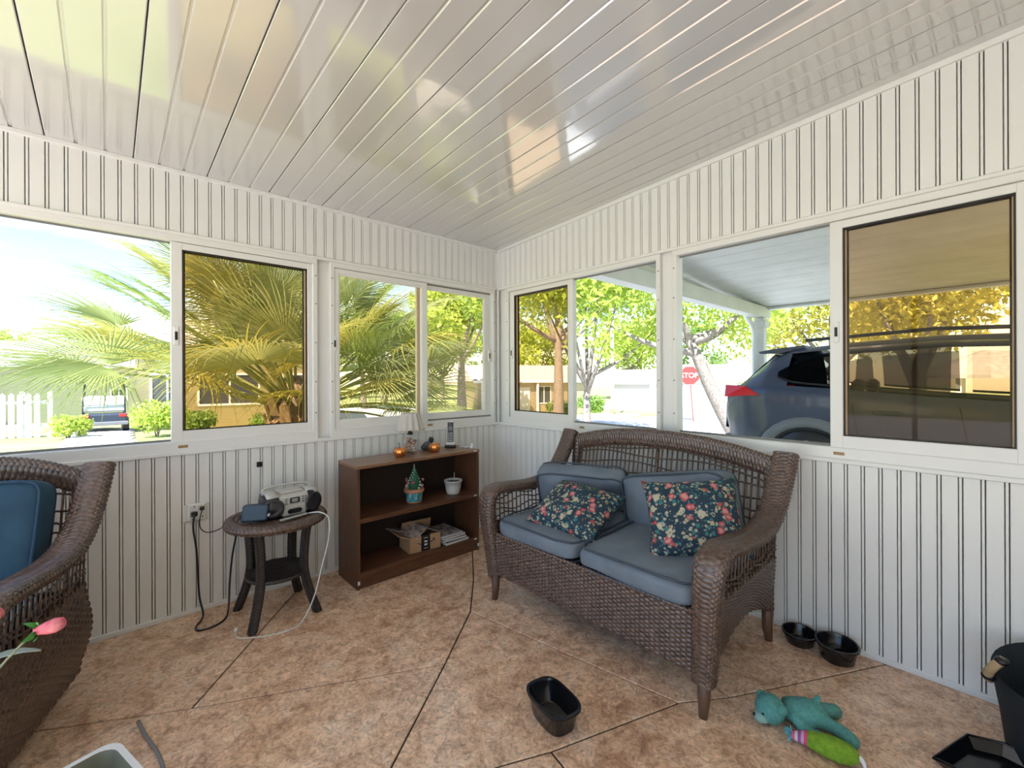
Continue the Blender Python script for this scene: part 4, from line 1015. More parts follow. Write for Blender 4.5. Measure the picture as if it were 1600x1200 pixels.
def pose(loc, right, up):
    """object x axis = right, z axis = up (front normal)"""
    x = Vector(right).normalized(); z = Vector(up); z = (z - x * z.dot(x)).normalized(); y = z.cross(x)
    M = Matrix((x, y, z)).transposed().to_4x4(); M.translation = Vector(loc); return M
gC = 'seat cushions of the loveseat'
cushion('seat_cushion', 'slate blue seat cushion of the loveseat next to the bookcase', .56, .60, .115, pose((-.62, -1.312, .437), (0, -1, 0), (-.04, 0, 1)), seed=1)
cushion('seat_cushion', 'slate blue seat cushion of the loveseat under the upright floral pillow', .56, .60, .115, pose((-.625, -1.892, .440), (0, -1, 0), (-.03, 0, 1)), seed=2)
cushion('back_cushion', 'slumped slate blue back cushion behind the low floral pillow', .54, .36, .15, pose((-.395, -1.245, .560), (.40, -.91, .0), (-.80, -.34, -.42)), seed=3, wr=.006)
cushion('back_cushion', 'slate blue back cushion tilted behind the upright floral pillow', .60, .40, .15, pose((-.375, -1.850, .580), (-.03, -1, .20), (-.97, .02, .04)), seed=4, wr=.006)
def pillow(name, label, w, d, t, M, m, seed=0):
    n = 30; u = np.linspace(-1, 1, n); U, V = np.meshgrid(u, u)
    edge = np.clip((1 - np.abs(U) ** 2.6) * (1 - np.abs(V) ** 2.6), 0, 1) ** .55
    pin = 1 - .10 * (1 - V ** 2) * np.abs(U) ** 3; pin2 = 1 - .10 * (1 - U ** 2) * np.abs(V) ** 3
    g = random.Random(seed); wr = .006 * np.sin(U * 5 + g.uniform(0, 6) + 2 * V) + .005 * np.sin(V * 7 + g.uniform(0, 6))
    X, Y = U * w / 2 * pin, V * d / 2 * pin2
    mb = MB(); top = np.stack([X, Y, t / 2 * edge + wr * edge], -1); bot = np.stack([X, Y, -t / 2 * edge + wr * edge], -1)
    mb.grid(top); mb.grid(bot[:, ::-1]); o = mb.build(name, m, None, True); fixn(o); o.data.polygons.foreach_set('use_smooth', [True] * len(o.data.polygons))
    o.matrix_world = M; return tag(o, label, 'pillow')
pillow('throw_pillow', 'navy floral throw pillow lying low against the slumped back cushion', .44, .36, .16, pose((-.680, -1.420, .562), (.06, -1, -.06), (-.48, .02, .86)), FLORAL, 1)
pillow('throw_pillow', 'navy floral throw pillow propped upright against the loveseat arm', .42, .36, .16, pose((-.600, -2.030, .640), (.50, -.80, .10), (-.74, -.34, .50)), FLORAL, 2)

# armchair by the left wall
chair = wicker_seat('wicker_armchair', 'dark wicker armchair with blue cushions beside the left wall', 'armchair', (-3.14, -.92, 0), math.radians(-17), .31, legs=False)
def inchair(p, z): 
    a = math.radians(-17); return (-3.14 + p[0] * math.cos(a) - p[1] * math.sin(a), -.92 + p[0] * math.sin(a) + p[1] * math.cos(a), z)
ca = math.radians(-17); cr_ = (math.cos(ca), math.sin(ca), 0); cf_ = (math.sin(ca), -math.cos(ca), 0)
cushion('chair_seat_cushion', 'navy seat cushion of the wicker armchair', .55, .56, .12, pose(inchair((0, .29), .440), cr_, (0, 0, 1)), NAVY, BLUEPIPE, 6)
cushion('chair_back_cushion', 'navy back cushion leaning in the wicker armchair', .56, .44, .15, pose(inchair((0, .56), .665), cr_, (cf_[0], cf_[1], .30)), NAVY, mat('navy_pipe', (.012, .05, .10), .8), 7)
MB().lathe([(.30, 0), (.31, .02), (.31, .05), (.28, .075)], seg=28).build('swivel_base', WICKDK, chair, True, (0, .33, 0))

# ------------------------------------------------------------------ bookcase
BX0, BX1, BY0, BY1, BH = -1.437, -.513, -.372, -.080, .743
bc = thing('bookcase', 'low dark-stained pine bookcase with two shelves by the room corner', 'bookcase', ((BX0 + BX1) / 2, (BY0 + BY1) / 2, 0))
cx_, cy_ = (BX0 + BX1) / 2, (BY0 + BY1) / 2; w2, d2 = (BX1 - BX0) / 2, (BY1 - BY0) / 2
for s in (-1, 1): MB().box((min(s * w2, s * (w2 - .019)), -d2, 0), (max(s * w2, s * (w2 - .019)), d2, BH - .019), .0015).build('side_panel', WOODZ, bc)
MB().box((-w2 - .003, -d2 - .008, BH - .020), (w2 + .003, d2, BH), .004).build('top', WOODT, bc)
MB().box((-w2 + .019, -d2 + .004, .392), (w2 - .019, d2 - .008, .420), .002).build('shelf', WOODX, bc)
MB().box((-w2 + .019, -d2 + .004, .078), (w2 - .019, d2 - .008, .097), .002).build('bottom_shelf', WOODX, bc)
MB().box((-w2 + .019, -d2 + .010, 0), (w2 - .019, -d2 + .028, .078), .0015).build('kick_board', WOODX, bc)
MB().box((-w2 + .004, d2 - .007, .0), (w2 - .004, d2, BH - .02)).build('back_panel', mat('shade_backing', (.022, .011, .007), .7), bc)  # near-black colour paints in the shade inside the shelves
for p in ((w2 - .030, .402), (w2 - .030, .083), (w2 - .040, BH - .012)): MB().box((p[0] - .014, -d2 - (.0095 if p[1] > .7 else -.001), p[1]), (p[0] + .010, -d2 + .006, p[1] + .009)).build('edge_tape', WPLAST, bc)
for s in (-1, 1): MB().box((s * (w2 - .0095) - .007, -d2 - .002, .030), (s * (w2 - .0095) + .006, -d2 + .004, .052)).build('edge_tape', WPLAST, bc)

# things on the bookcase
def glassy(name, c, a=.35):
    if name in MATS: return MATS[name]
    m = glass_mat(name, c, 1.0); return m
COPPER = mat('copper', (.78, .30, .09), .25, metal=.9)
TOPZ = BH
lx, ly = -.975, -.185
lamp = thing('table_lamp', 'small lamp with a fluted white shade and shell-filled glass base', 'lamp', (lx, ly, TOPZ))
MB().lathe([(.046, 0), (.052, .01), (.056, .05), (.060, .09), (.052, .115), (.030, .130), (.020, .135)], seg=24).build('glass_base', glassy('lamp_glass', (.96, .96, .95)), lamp, True)
rg = random.Random(5); SH = [mat('shell_%d' % i, c, .5) for i, c in enumerate(((.62, .52, .42), (.70, .66, .58), (.40, .25, .18), (.55, .36, .30), (.20, .14, .11)))]
for k in range(38):
    a = rg.uniform(0, 2 * PI); r_ = rg.uniform(.014, .042); z = .014 + .092 * k / 38
    MB().ball((r_ * math.cos(a), r_ * math.sin(a), z), rg.uniform(.012, .017), 8, 5, (1, .8, .6), Matrix.Rotation(rg.uniform(0, 3), 3, 'X') @ Matrix.Rotation(rg.uniform(0, 3), 3, 'Z')).build('shell', rg.choice(SH), lamp, True)
MB().lathe([(.020, .133), (.022, .14), (.014, .146), (.014, .19)], seg=16).build('neck', mat('dark_bronze', (.06, .045, .03), .4, metal=.6), lamp, True)
sh_ = MB().lathe([(.094, .168), (.086, .20), (.074, .24), (.060, .283)], seg=72, flute=lambda a, t: .085 * (1 - .35 * t) * math.sin(12 * a), cap=False); sh_.lathe([(.0575, .281), (.071, .24), (.083, .20), (.091, .168)], seg=72, flute=lambda a, t: .085 * (.65 + .35 * t) * math.sin(12 * a), cap=False)
sh_.build('lamp_shade', mat('pleated_fabric', (.74, .71, .66), .8, transl=((.8, .76, .7), .35)), lamp, True)
m_ = MB(); m_.tube([(.0945 * (1 + .085 * math.sin(12 * a)) * math.cos(a), .0945 * (1 + .085 * math.sin(12 * a)) * math.sin(a), .168 + .004 * math.sin(12 * a + 1.5)) for a in np.linspace(0, 2 * PI, 97)[:-1]], .0022, 5, closed=True); m_.build('shade_hem', mat('hem_thread', (.5, .45, .40), .8), lamp, True)
def cup(x, y, label, spoon):
    c = thing('copper_cup', label, 'cup', (x, y, TOPZ))
    MB().lathe([(.022, 0), (.032, .006), (.041, .026), (.040, .044), (.034, .058), (.031, .058), (.036, .044), (.037, .026), (.028, .008), (.001, .006)], seg=48, flute=lambda a, t: .045 * math.cos(10 * a), cap=False).build('cup_body', COPPER, c, True)
    MB().lathe([(.030, .052), (.001, .053)], seg=20, cap=False).build('filling', BLACK, c)
    if spoon: MB().tube([(.004, .0, .050), (-.004, .006, .085), (-.005, .006, .095)], [.002, .0025, .004], 6).build('wick_stick', BLACK, c)
cup(-1.092, -.255, 'pumpkin-shaped copper cup with a dark stick, near the shell lamp', True)
cup(-.815, -.245, 'pumpkin-shaped copper cup between the shell lamp and the phone', False)
fig = thing('dark_figurine', 'small dark lumpy ornament behind the copper cup', 'ornament', (-.800, -.135, TOPZ))
fm = MB(); fm.ball((0, 0, .032), .036, 12, 8, (1.2, .8, .9)); fm.ball((-.035, -.005, .022), .024, 10, 7); fig_b = fm.build('ornament_body', mat('dark_stone', (.035, .04, .05), .35, noise=(60, (.10, .11, .13))), fig, True)
fm = MB(); fm.ball((.024, -.004, .070), .020, 10, 7); fm.tube([(.016, 0, .082), (.014, 0, .094)], [.008, .002], 6); fm.tube([(.034, 0, .082), (.037, 0, .094)], [.008, .002], 6); fm.build('ornament_head', BLACK, fig, True)
ph = thing('cordless_phone', 'black and white cordless phone upright in its charging cradle', 'phone', (-.612, -.150, TOPZ), math.radians(-38))
MB().box((-.042, -.038, 0), (.042, .045, .018), .005).build('cradle', BLACK, ph); MB().box((-.036, -.030, .014), (.036, .036, .040), .008).build('cradle_top', WPLAST, ph)
hs = MB().box((-.027, -.006, 0), (.027, .016, .172), .007).build('handset', WPLAST, ph, False, (0, -.004, .024), (math.radians(-8), 0, 0))
MB().box((-.022, -.0085, .004), (.022, -.004, .166), .002).build('face_plate', BLACK, hs); MB().box((-.015, -.0100, .103), (.015, -.008, .134), .001).build('screen', mat('lcd_grey', (.14, .15, .15), .2), hs)
for r_ in range(5):
    for c_ in range(3): MB().box((-.015 + c_ * .012, -.0100, .022 + r_ * .014), (-.009 + c_ * .012, -.008, .029 + r_ * .014), .001).build('key', WPLAST, hs)
MB().ball((0, -.009, .152), .003, 8, 5).build('logo_dot', WPLAST, hs)
m_ = MB(); m_.tube(catmull([(-.565, -.200, TOPZ + .004), (-.545, -.235, TOPZ + .006), (-.555, -.262, TOPZ + .004), (-.530, -.275, TOPZ + .012), (-.522, -.240, TOPZ + .004), (-.540, -.215, TOPZ + .004), (-.528, -.285, TOPZ + .004)], 40), .0032, 6)
tag(m_.build('white_cable', WPLAST, None, True), 'tangled white cable on the bookcase beside the phone', 'cable')
ad_ = thing('plug_adapter', 'tiny white plug at the corner of the bookcase top', 'adapter', (-.534, -.315, TOPZ)); MB().box((-.012, -.012, 0), (.012, .012, .022), .004).build('adapter_body', WPLAST, ad_); MB().ball((0, 0, .028), .011, 10, 6).build('adapter_cap', WPLAST, ad_, True)
# middle shelf
TZ = .420
tr_ = thing('painted_tree_pot', 'beaded green ornament tree in a painted terracotta and teal pot', 'ornament', (-.985, -.255, TZ))
def painted():
    m = mat('painted_teal', (.03, .17, .20), .5); t = m.node_tree; b = t.nodes['Principled BSDF']; tcn = t.nodes.new('ShaderNodeTexCoord'); mpn = t.nodes.new('ShaderNodeMapping'); mpn.inputs['Scale'].default_value = (1, 1, .45)
    v = t.nodes.new('ShaderNodeTexVoronoi'); v.inputs['Scale'].default_value = 42; r = t.nodes.new('ShaderNodeValToRGB'); e = r.color_ramp.elements; e.new(.5); e.new(.7)
    for i, (p, c) in enumerate(((.0, (.02, .10, .14)), (.40, (.03, .24, .28)), (.62, (.04, .28, .32)), (.72, (.55, .45, .35)))): e[i].position = p; e[i].color = (*c, 1)
    t.links.new(tcn.outputs['Object'], mpn.inputs['Vector']); t.links.new(mpn.outputs['Vector'], v.inputs['Vector']); t.links.new(v.outputs['Distance'], r.inputs['Fac']); t.links.new(r.outputs['Color'], b.inputs['Base Color']); return m
MB().lathe([(.046, 0), (.052, .008), (.056, .05), (.058, .072)], seg=24).build('pot', painted(), tr_, True); MB().lathe([(.047, -.0), (.053, .006), (.053, .012), (.048, .014)], seg=24).build('pot_foot', mat('terracotta', (.45, .20, .11), .6), tr_, True)
MB().lathe([(.058, .070), (.068, .074), (.068, .092), (.058, .096), (.02, .094)], seg=24).build('pot_rim', mat('terracotta', (.45, .20, .11), .6), tr_, True)
MB().lathe([(.048, .094), (.034, .15), (.018, .20), (.004, .236)], seg=14).build('tree_cone', mat('tree_green', (.02, .09, .05), .6), tr_, True)
rg = random.Random(9); BD = [mat('bead_%d' % i, c, .25) for i, c in enumerate(((.05, .30, .16), (.20, .50, .36), (.45, .60, .48), (.03, .16, .09)))]
for k in range(60):
    t = k / 60; a = k * 2.4; r_ = .050 * (1 - t) + .004; MB().ball((r_ * math.cos(a), r_ * math.sin(a), .100 + .135 * t), .0075 - .003 * t, 7, 5).build('bead', BD[k % 4], tr_, True)
FLW = [mat('petal_%d' % i, c, .5) for i, c in enumerate(((.55, .22, .24), (.60, .42, .38), (.45, .12, .14)))]
for k in range(16):
    a = PI * (.0 if k % 2 else 1) + rg.uniform(-.9, .9); r_ = rg.uniform(.046, .066); z = rg.uniform(.10, .165)
    MB().ball((r_ * math.cos(a), r_ * math.sin(a), z), rg.uniform(.008, .012), 7, 5, (1, 1, .6), Matrix.Rotation(rg.uniform(0, 3), 3, 'X')).build('flower', FLW[k % 3], tr_, True)
MB().tube([(0, 0, .23), (.001, 0, .262)], [.004, .001], 6).build('tip', WPLAST, tr_)
po = thing('white_pot', 'small white ribbed flowerpot holding a bare stick', 'flowerpot', (-.655, -.245, TZ))
MB().lathe([(.044, 0), (.048, .004), (.056, .04), (.064, .088), (.067, .088), (.067, .098), (.062, .098), (.060, .086), (.05, .082), (.001, .082)], seg=48, flute=lambda a, t: .006 * math.sin(24 * a), cap=False).build('pot', mat('pot_white', (.60, .60, .57), .6), po, True)
MB().lathe([(.059, .083), (.03, .087), (.001, .088)], seg=20, cap=False).build('soil', mat('soil', (.02, .014, .010), .95), po); MB().tube([(.008, 0, .08), (.011, .002, .15)], .0028, 6).build('stick', mat('pale_stick', (.50, .47, .42), .7), po)
# bottom shelf
BZ = .097
KRAFT = mat('kraft_card', (.40, .24, .125), .8)
bxo = thing('cardboard_box', 'open cardboard parcel box with black tape and arrow print on the bottom shelf', 'box', (-.935, -.245, BZ), math.radians(-6))
bw, bd, bh = .115, .085, .105
b_ = MB()
for lo, hi in (((-bw, -bd, 0), (bw, -bd + .004, bh)), ((-bw, bd - .004, 0), (bw, bd, bh)), ((-bw, -bd, 0), (-bw + .004, bd, bh)), ((bw - .004, -bd, 0), (bw, bd, bh)), ((-bw, -bd, 0), (bw, bd, .004))): b_.box(lo, hi)
b_.build('carton', KRAFT, bxo)
f_ = MB(); f_.add([(-bw, -bd, bh), (-bw, bd, bh), (-bw - .075, bd, bh + .030), (-bw - .075, -bd, bh + .030)], [(0, 1, 2, 3)]); o = f_.build('flap', KRAFT, bxo); o.modifiers.new('t', 'SOLIDIFY').thickness = .004
f_ = MB(); f_.add([(-bw + .01, bd, bh), (bw, bd, bh), (bw, bd - .02, bh + .06), (-bw + .01, bd - .02, bh + .06)], [(0, 1, 2, 3)]); o = f_.build('flap', KRAFT, bxo); o.modifiers.new('t', 'SOLIDIFY').thickness = .004
MB().box((-.030, -bd - .0012, .002), (.034, -bd, bh - .001)).build('black_tape', BLACK, bxo); MB().box((-.030, -bd, bh - .001), (.034, -bd + .03, bh + .001)).build('black_tape', BLACK, bxo)
for (x0, x1, z0, z1) in ((-.008, .004, .058, .070), (.005, .014, .058, .068), (-.008, .004, .036, .048), (.005, .014, .038, .048), (-.014, .018, .086, .089), (-.014, .018, .016, .019)): MB().box((x0, -bd - .0020, z0), (x1, -bd - .0010, z1)).build('tape_print', WPLAST, bxo)
INK = mat('ink_navy', (.02, .02, .03), .6)
arw = MB(); arw.tube(catmull([(-.062, -bd - .0008, .064), (-.045, -bd - .0008, .056), (-.030, -bd - .0008, .052)], 6), [.0012, .002, .0028, .003, .003, .003, .003], 5); arw.tube(catmull([(.034, -bd - .0008, .052), (.052, -bd - .0008, .056), (.066, -bd - .0008, .066)], 6), .0030, 5)
arw.tube([(.052, -bd - .0008, .072), (.069, -bd - .0008, .071), (.066, -bd - .0008, .054)], .0028, 5); arw.build('printed_arrow', INK, bxo)
PAPER = mat('magazine_cover', (.42, .40, .38), .4, noise=(40, (.12, .12, .13), .5, .6)); PAPER2 = mat('magazine_tan', (.45, .36, .30), .4, noise=(50, (.20, .14, .11), .5, .6)); PAGE = mat('paper_edge', (.62, .60, .56), .8)
def book(label, loc, rot, w, d, h, cover, name='magazine'):
    b = thing(name, label, 'magazine', loc); b.rotation_euler = rot
    MB().box((-w / 2 + .002, -d / 2 + .002, .0015), (w / 2 - .002, d / 2 - .004, h - .0015)).build('pages', PAGE, b)
    MB().box((-w / 2, -d / 2, 0), (w / 2, d / 2, .0015)).build('cover', cover, b); MB().box((-w / 2, -d / 2, h - .0015), (w / 2, d / 2, h)).build('cover', cover, b); MB().box((-w / 2, d / 2 - .003, 0), (w / 2, d / 2, h)).build('spine', cover, b)
DKC = mat('cover_dark', (.04, .045, .05), .4)
book('white-edged magazine at the bottom of the pile beside the parcel box', (-.700, -.235, BZ), (0, 0, .04), .20, .25, .020, DKC)
book('second magazine up in the pile beside the parcel box', (-.712, -.230, BZ + .0205), (0, 0, -.03), .20, .25, .017, DKC)
book('grey magazine third in the pile beside the parcel box', (-.722, -.228, BZ + .038), (0, 0, .06), .19, .25, .015, PAPER)
book('topmost magazine of the pile beside the parcel box, curling open', (-.735, -.225, BZ + .0535), (0, 0, .0), .19, .24, .012, PAPER)
book('tan printed booklet tilted on top of the open parcel box', (-.985, -.235, BZ + .118), (math.radians(4), math.radians(-20), .35), .13, .16, .010, PAPER2)
book('dark-framed leaflet lying on the flap of the parcel box', (-1.085, -.190, BZ + .136), (0, math.radians(14), .3), .085, .12, .004, PAPER)
book('dark folder propped over the right side of the parcel box', (-.875, -.215, BZ + .117), (0, math.radians(24), 0.05), .15, .20, .006, DKC)

# ------------------------------------------------------------------ side table with boombox
TX, TY, TT = -1.850, -.285, .530
tb = thing('wicker_side_table', 'round wicker side table with lower shelf by the left wall', 'side table', (TX, TY, 0))
DKW = mat('black_wicker', (.022, .017, .016), .42, noise=(60, (.05, .04, .036)))
def rim(U, V):
    a = 2 * PI * V; b = 2 * PI * U; r_ = .214 + .036 * np.cos(b); return np.stack([r_ * np.cos(a), r_ * np.sin(a), TT - .024 + .024 * np.sin(b)], -1)
m = MB(); bk = MB(); weave(m, rim, 8, 130, .0038, .004, -1, bk); a = m.build('table_rim', WICK, tb, True); bk.build('rim_core', WICKDK, a)
def disc(z, r1):
    def S(U, V):
        a = 2 * PI * U; r_ = .004 + (r1 - .004) * V; return np.stack([r_ * np.cos(a), r_ * np.sin(a), z + 0 * U], -1)
    return S
m = MB(); bk = MB(); weave(m, disc(TT - .018, .186), 28, 24, .0018, .003, 1, bk); m.build('table_top', WICK, tb, True); MB().lathe([(.186, TT - .035), (.186, TT - .023), (.01, TT - .023)], seg=30).build('top_core', WICKDK, tb)
m = MB(); weave(m, disc(.228, .150), 26, 22, .0018, .003, 1); m.lathe([(.150, .205), (.155, .215), (.150, .224)], seg=30); m.build('lower_shelf', DKW, tb, True)
for k in range(4):
    a = math.radians(-139 + 90 * k + 5); ca_, sa_ = math.cos(a), math.sin(a)
    pth = spline_fn([(.170, TT - .04), (.155, .38), (.150, .24), (.178, .12), (.225, 0)])
    def leg(U, V, ca_=ca_, sa_=sa_):
        p = pth(V); b = 2 * PI * U; r_ = p[..., 0] + .019 * np.cos(b); return np.stack([r_ * ca_ - .019 * np.sin(b) * sa_, r_ * sa_ + .019 * np.sin(b) * ca_, p[..., 1]], -1)
    m = MB(); bk = MB(); weave(m, leg, 6, 58, .0018, .0035, 1, bk); o = m.build('leg', DKW, tb, True); bk.build('leg_core', WICKDK, o)
# boombox
bb = thing('boombox', 'silver and black portable cassette radio on the wicker table', 'radio', (-1.785, -.270, TT - .012), math.radians(3))
BW, BD, BHt = .135, .085, .125
def bsec(x, k):
    out_ = []
    for a in np.linspace(0, 2 * PI, 25)[:-1]:
        c, s = math.cos(a), math.sin(a); out_.append((x, BD * k * math.copysign(abs(c) ** .55, c), BHt / 2 + BHt / 2 * k * math.copysign(abs(s) ** .55, s)))
    return out_
m = MB().grid(np.array([bsec(x, k) for x, k in ((-.055, .97), (-.03, 1.0), (.03, 1.0), (.055, .97))]) * np.array([1, 1, 1]), True); m.f.append(tuple(range(24))); m.f.append(tuple(range(72, 96))[::-1])
o = autosmooth(fixn(m.build('body', SILVER, bb)), 45); o.scale = (1.35, 1, 1)
for s in (-1, 1):
    m = MB().grid(np.array([bsec(s * x, k) for x, k in ((.070, .95), (.085, 1.0), (.110, .97), (.130, .82), (.142, .55), (.146, .2))]), True); m.f.append(tuple(range(24)))
    sp = autosmooth(fixn(m.build('speaker', BLACK, bb)), 50)
    MB().lathe([(.050, 0), (.053, .006), (.047, .010), (.033, .004), (.010, .006), (.001, .009)], seg=24).build('speaker_cone', mat('cone_black', (.02, .02, .024), .35), sp, True, (s * .104, -BD * .90, .060), (PI / 2, 0, s * .35))
    m = MB().grid(np.array([[(s * x, y, z) for y, z in ((.075, .062), (.060, .115), (.02, .131), (-.04, .128), (-.070, .110))] for x in (.072, .105, .135)])); oo = m.build('shoulder_trim', SILVER, sp, True); oo.modifiers.new('t', 'SOLIDIFY').thickness = .006
MB().box((-.060, -.055, BHt - .004), (.060, .05, BHt + .008), .006).build('disc_lid', SILVER, bb)
MB().box((-.062, -BD - .004, .066), (.062, -BD + .01, .112), .006).build('control_panel', SILVER, bb)
MB().box((-.026, -BD - .007, .074), (.026, -BD - .002, .104), .004).build('display', mat('lcd_dark', (.05, .055, .05), .2), bb); MB().box((-.015, -BD - .0078, .080), (.013, -BD - .006, .098)).build('display_screen', mat('lcd_green', (.30, .32, .28), .3), bb)
MB().box((-.062, -BD - .003, .006), (.062, -BD + .01, .062), .006).build('cassette_door', SILVER, bb); MB().box((-.036, -BD - .0055, .018), (.036, -BD - .001, .044), .008).build('cassette_window', BLACK, bb)
for sx in (-1, 1):
    for k in range(3): MB().box((sx * .044 - .006, -BD - .007, .073 + k * .012), (sx * .044 + .006, -BD - .003, .080 + k * .012), .001).build('button', GREYP, bb)
MB().tube(catmull([(-.12, .03, .10), (-.115, .045, .142), (0, .055, .150), (.115, .045, .142), (.12, .03, .10)], 24), .007, 8).build('handle', SILVER, bb, True)
# smart display and charging leads
sdv = thing('smart_display', 'small navy wedge-shaped speaker device beside the radio', 'speaker', (-1.965, -.330, TT - .002), math.radians(-28))
m = MB(); m.add([(-.066, -.030, 0), (.066, -.030, 0), (.058, .052, 0), (-.058, .052, 0), (-.066, .002, .086), (.066, .002, .086), (.050, .030, .080), (-.050, .030, .080)], [(3, 2, 1, 0), (4, 5, 6, 7), (0, 1, 5, 4), (1, 2, 6, 5), (2, 3, 7, 6), (3, 0, 4, 7)])
o = m.build('body', mat('device_navy', (.018, .045, .075), .35), sdv); bv = o.modifiers.new('bevel', 'BEVEL'); bv.width = .014; bv.segments = 4; autosmooth(o, 60)
MB().box((.062, -.02, .022), (.070, .0, .034), .002).build('plug', WPLAST, sdv)
rm = thing('remote_strip', 'slim silver strip lying on the table in front of the radio', 'strip', (-1.80, -.405, TT - .006), math.radians(14)); MB().box((-.075, -.010, 0), (.075, .010, .010), .003).build('strip_body', SILVER, rm); MB().box((-.06, -.004, .0095), (.06, .004, .0105)).build('strip_inlay', GREYP, rm)
tag(MB().tube(catmull([(-1.725, -.405, TT + .004), (-1.675, -.445, TT + .006), (-1.640, -.470, TT - .03), (-1.648, -.490, .40), (-1.690, -.500, .25), (-1.735, -.520, .12), (-1.80, -.535, .02), (-1.86, -.54, .004), (-1.96, -.52, .004), (-2.04, -.47, .004), (-2.07, -.43, .004), (-2.063, -.385, .010)], 70), .0036, 6).build('charger_cable', WPLAST, None, True), 'white cable hanging off the wicker table and curling on the floor', 'cable')
tag(MB().ball((-2.061, -.372, .0115), .0115, 10, 7).build('cord_knob', WPLAST, None, True), 'small white round plug end lying by the table leg', 'plug')
# wall outlet
ol = thing('wall_outlet', 'white double outlet with adapter and plugs on the left wall', 'outlet', (-2.178, 0, .545))
MB().box((-.060, -.006, -.046), (.060, .0, .046), .003).build('cover_plate', WPLAST, ol); MB().box((-.040, -.028, -.042), (.040, -.006, .050), .006).build('tap_adapter', WPLAST, ol)
MB().box((-.030, -.050, -.014), (.000, -.028, .012), .005).build('plug', BLACK, ol); MB().box((.010, -.046, .012), (.032, -.028, .034), .005).build('plug', BLACK, ol)
for p in ((-.012, .036), (.024, -.022), (-.02, -.03)): MB().box((p[0] - .003, -.0292, p[1] - .003), (p[0] + .003, -.0275, p[1] + .003)).build('socket_hole', BLACKRUB, ol)
tag(MB().tube(catmull([(-2.157, -.046, .566), (-2.170, -.056, .51), (-2.165, -.06, .465), (-2.135, -.07, .440), (-2.085, -.10, .455), (-2.055, -.16, .50), (-2.035, -.24, .545), (-2.022, -.285, .552)], 36), .0028, 6).build('thin_cord', BLACK, None, True), 'thin black lead looping from the outlet to the navy device', 'cord')
tag(MB().tube(catmull([(-2.193, -.050, .543), (-2.198, -.058, .47), (-2.185, -.055, .36), (-2.178, -.05, .22), (-2.172, -.055, .10), (-2.160, -.085, .02), (-2.175, -.13, .0055), (-2.205, -.19, .0055), (-2.20, -.235, .0055), (-2.14, -.245, .0055), (-2.08, -.20, .0055), (-2.055, -.15, .04), (-2.045, -.125, .16), (-2.032, -.12, .30), (-2.015, -.125, .41), (-2.02, -.135, .47), (-2.02, -.15, .495)], 90), .0050, 7).build('power_cord', BLACK, None, True), 'thick black power cord from the outlet down to the floor and up to the table', 'cord')
tag(MB().box((-1.886, -.0085, .748), (-1.858, -.0005, .778), .001).build('wall_plate', BLACKRUB), 'tiny black square plate on the left wall above the table', 'plate')

# ------------------------------------------------------------------ things on the floor
def oval_tub(name, label, loc, rz, a, b, h, m, e=.6, wall=.006, ribs=True, tilt=(0, 0)):
    r = thing(name, label, 'bowl' if 'bowl' in name else 'tub', loc, rz); r.rotation_euler = (tilt[0], tilt[1], rz)
    def ring(k, z):
        o = []
        for t in np.linspace(0, 2 * PI, 41)[:-1]:
            c, s = math.cos(t), math.sin(t); o.append((a * k * math.copysign(abs(c) ** e, c), b * k * math.copysign(abs(s) ** e, s), z))
        return o
    P = [ring(.70, 0), ring(.76, .004), ring(.90, h - .012), ring(.92, h - .008), ring(1.0, h - .008), ring(1.0, h), ring(.90, h), ring(.86, h - .012), ring(.72, .010), ring(.68, .007)]
    mb = MB().grid(np.array(P), True); n = 40; mb.f.append(tuple(range(n))[::-1]); mb.f.append(tuple(9 * n + i for i in range(n)))
    autosmooth(mb.build('shell', m, r), 45); return r, ring
BLKG = mat('gloss_black', (.006, .006, .008), .16)
c0 = at_floor(864, 1105, .045)
tub, rg_ = oval_tub('plastic_tub', 'glossy black oblong plastic food tub on the open floor', (c0[0], c0[1], 0), math.atan2(-.17, -.035), .112, .074, .085, BLKG, .62)
m = MB(); 
for s in (-1, 1): m.tube([(s * .05, -.045, .012), (s * .056, -.055, .07)], .004, 6)
m.build('rib', BLKG, tub)
b1, _ = oval_tub('pet_bowl', 'dull black round pet bowl beside the back leg of the loveseat', (-.100, -2.312, 0), .3, .078, .074, .055, BLKG, 1.0)
b2, _ = oval_tub('pet_bowl', 'glossy black pet bowl with a folded rim, alone by the right wall', (-.118, -2.462, 0), .5, .088, .082, .075, BLKG, .9)
m = MB(); m.tube(catmull([(-.03, .06, .02), (0, .01, .045), (.03, -.05, .02)], 10), .014, 8); m.build('centre_ridge', BLKG, b2, True)

# teal teddy bear lying on its front
TEAL = mat('teal_plush', (.085, .30, .27), .95, noise=(90, (.13, .38, .35)), bump=(260, .6)); TEALL = mat('pale_teal_plush', (.30, .50, .46), .95, bump=(260, .6))
bp_ = at_floor(1252, 1108, .06)
bear = thing('teddy_bear', 'small teal plush bear lying face down on the floor', 'plush bear', (bp_[0], bp_[1], 0), math.atan2(-.80, .58))
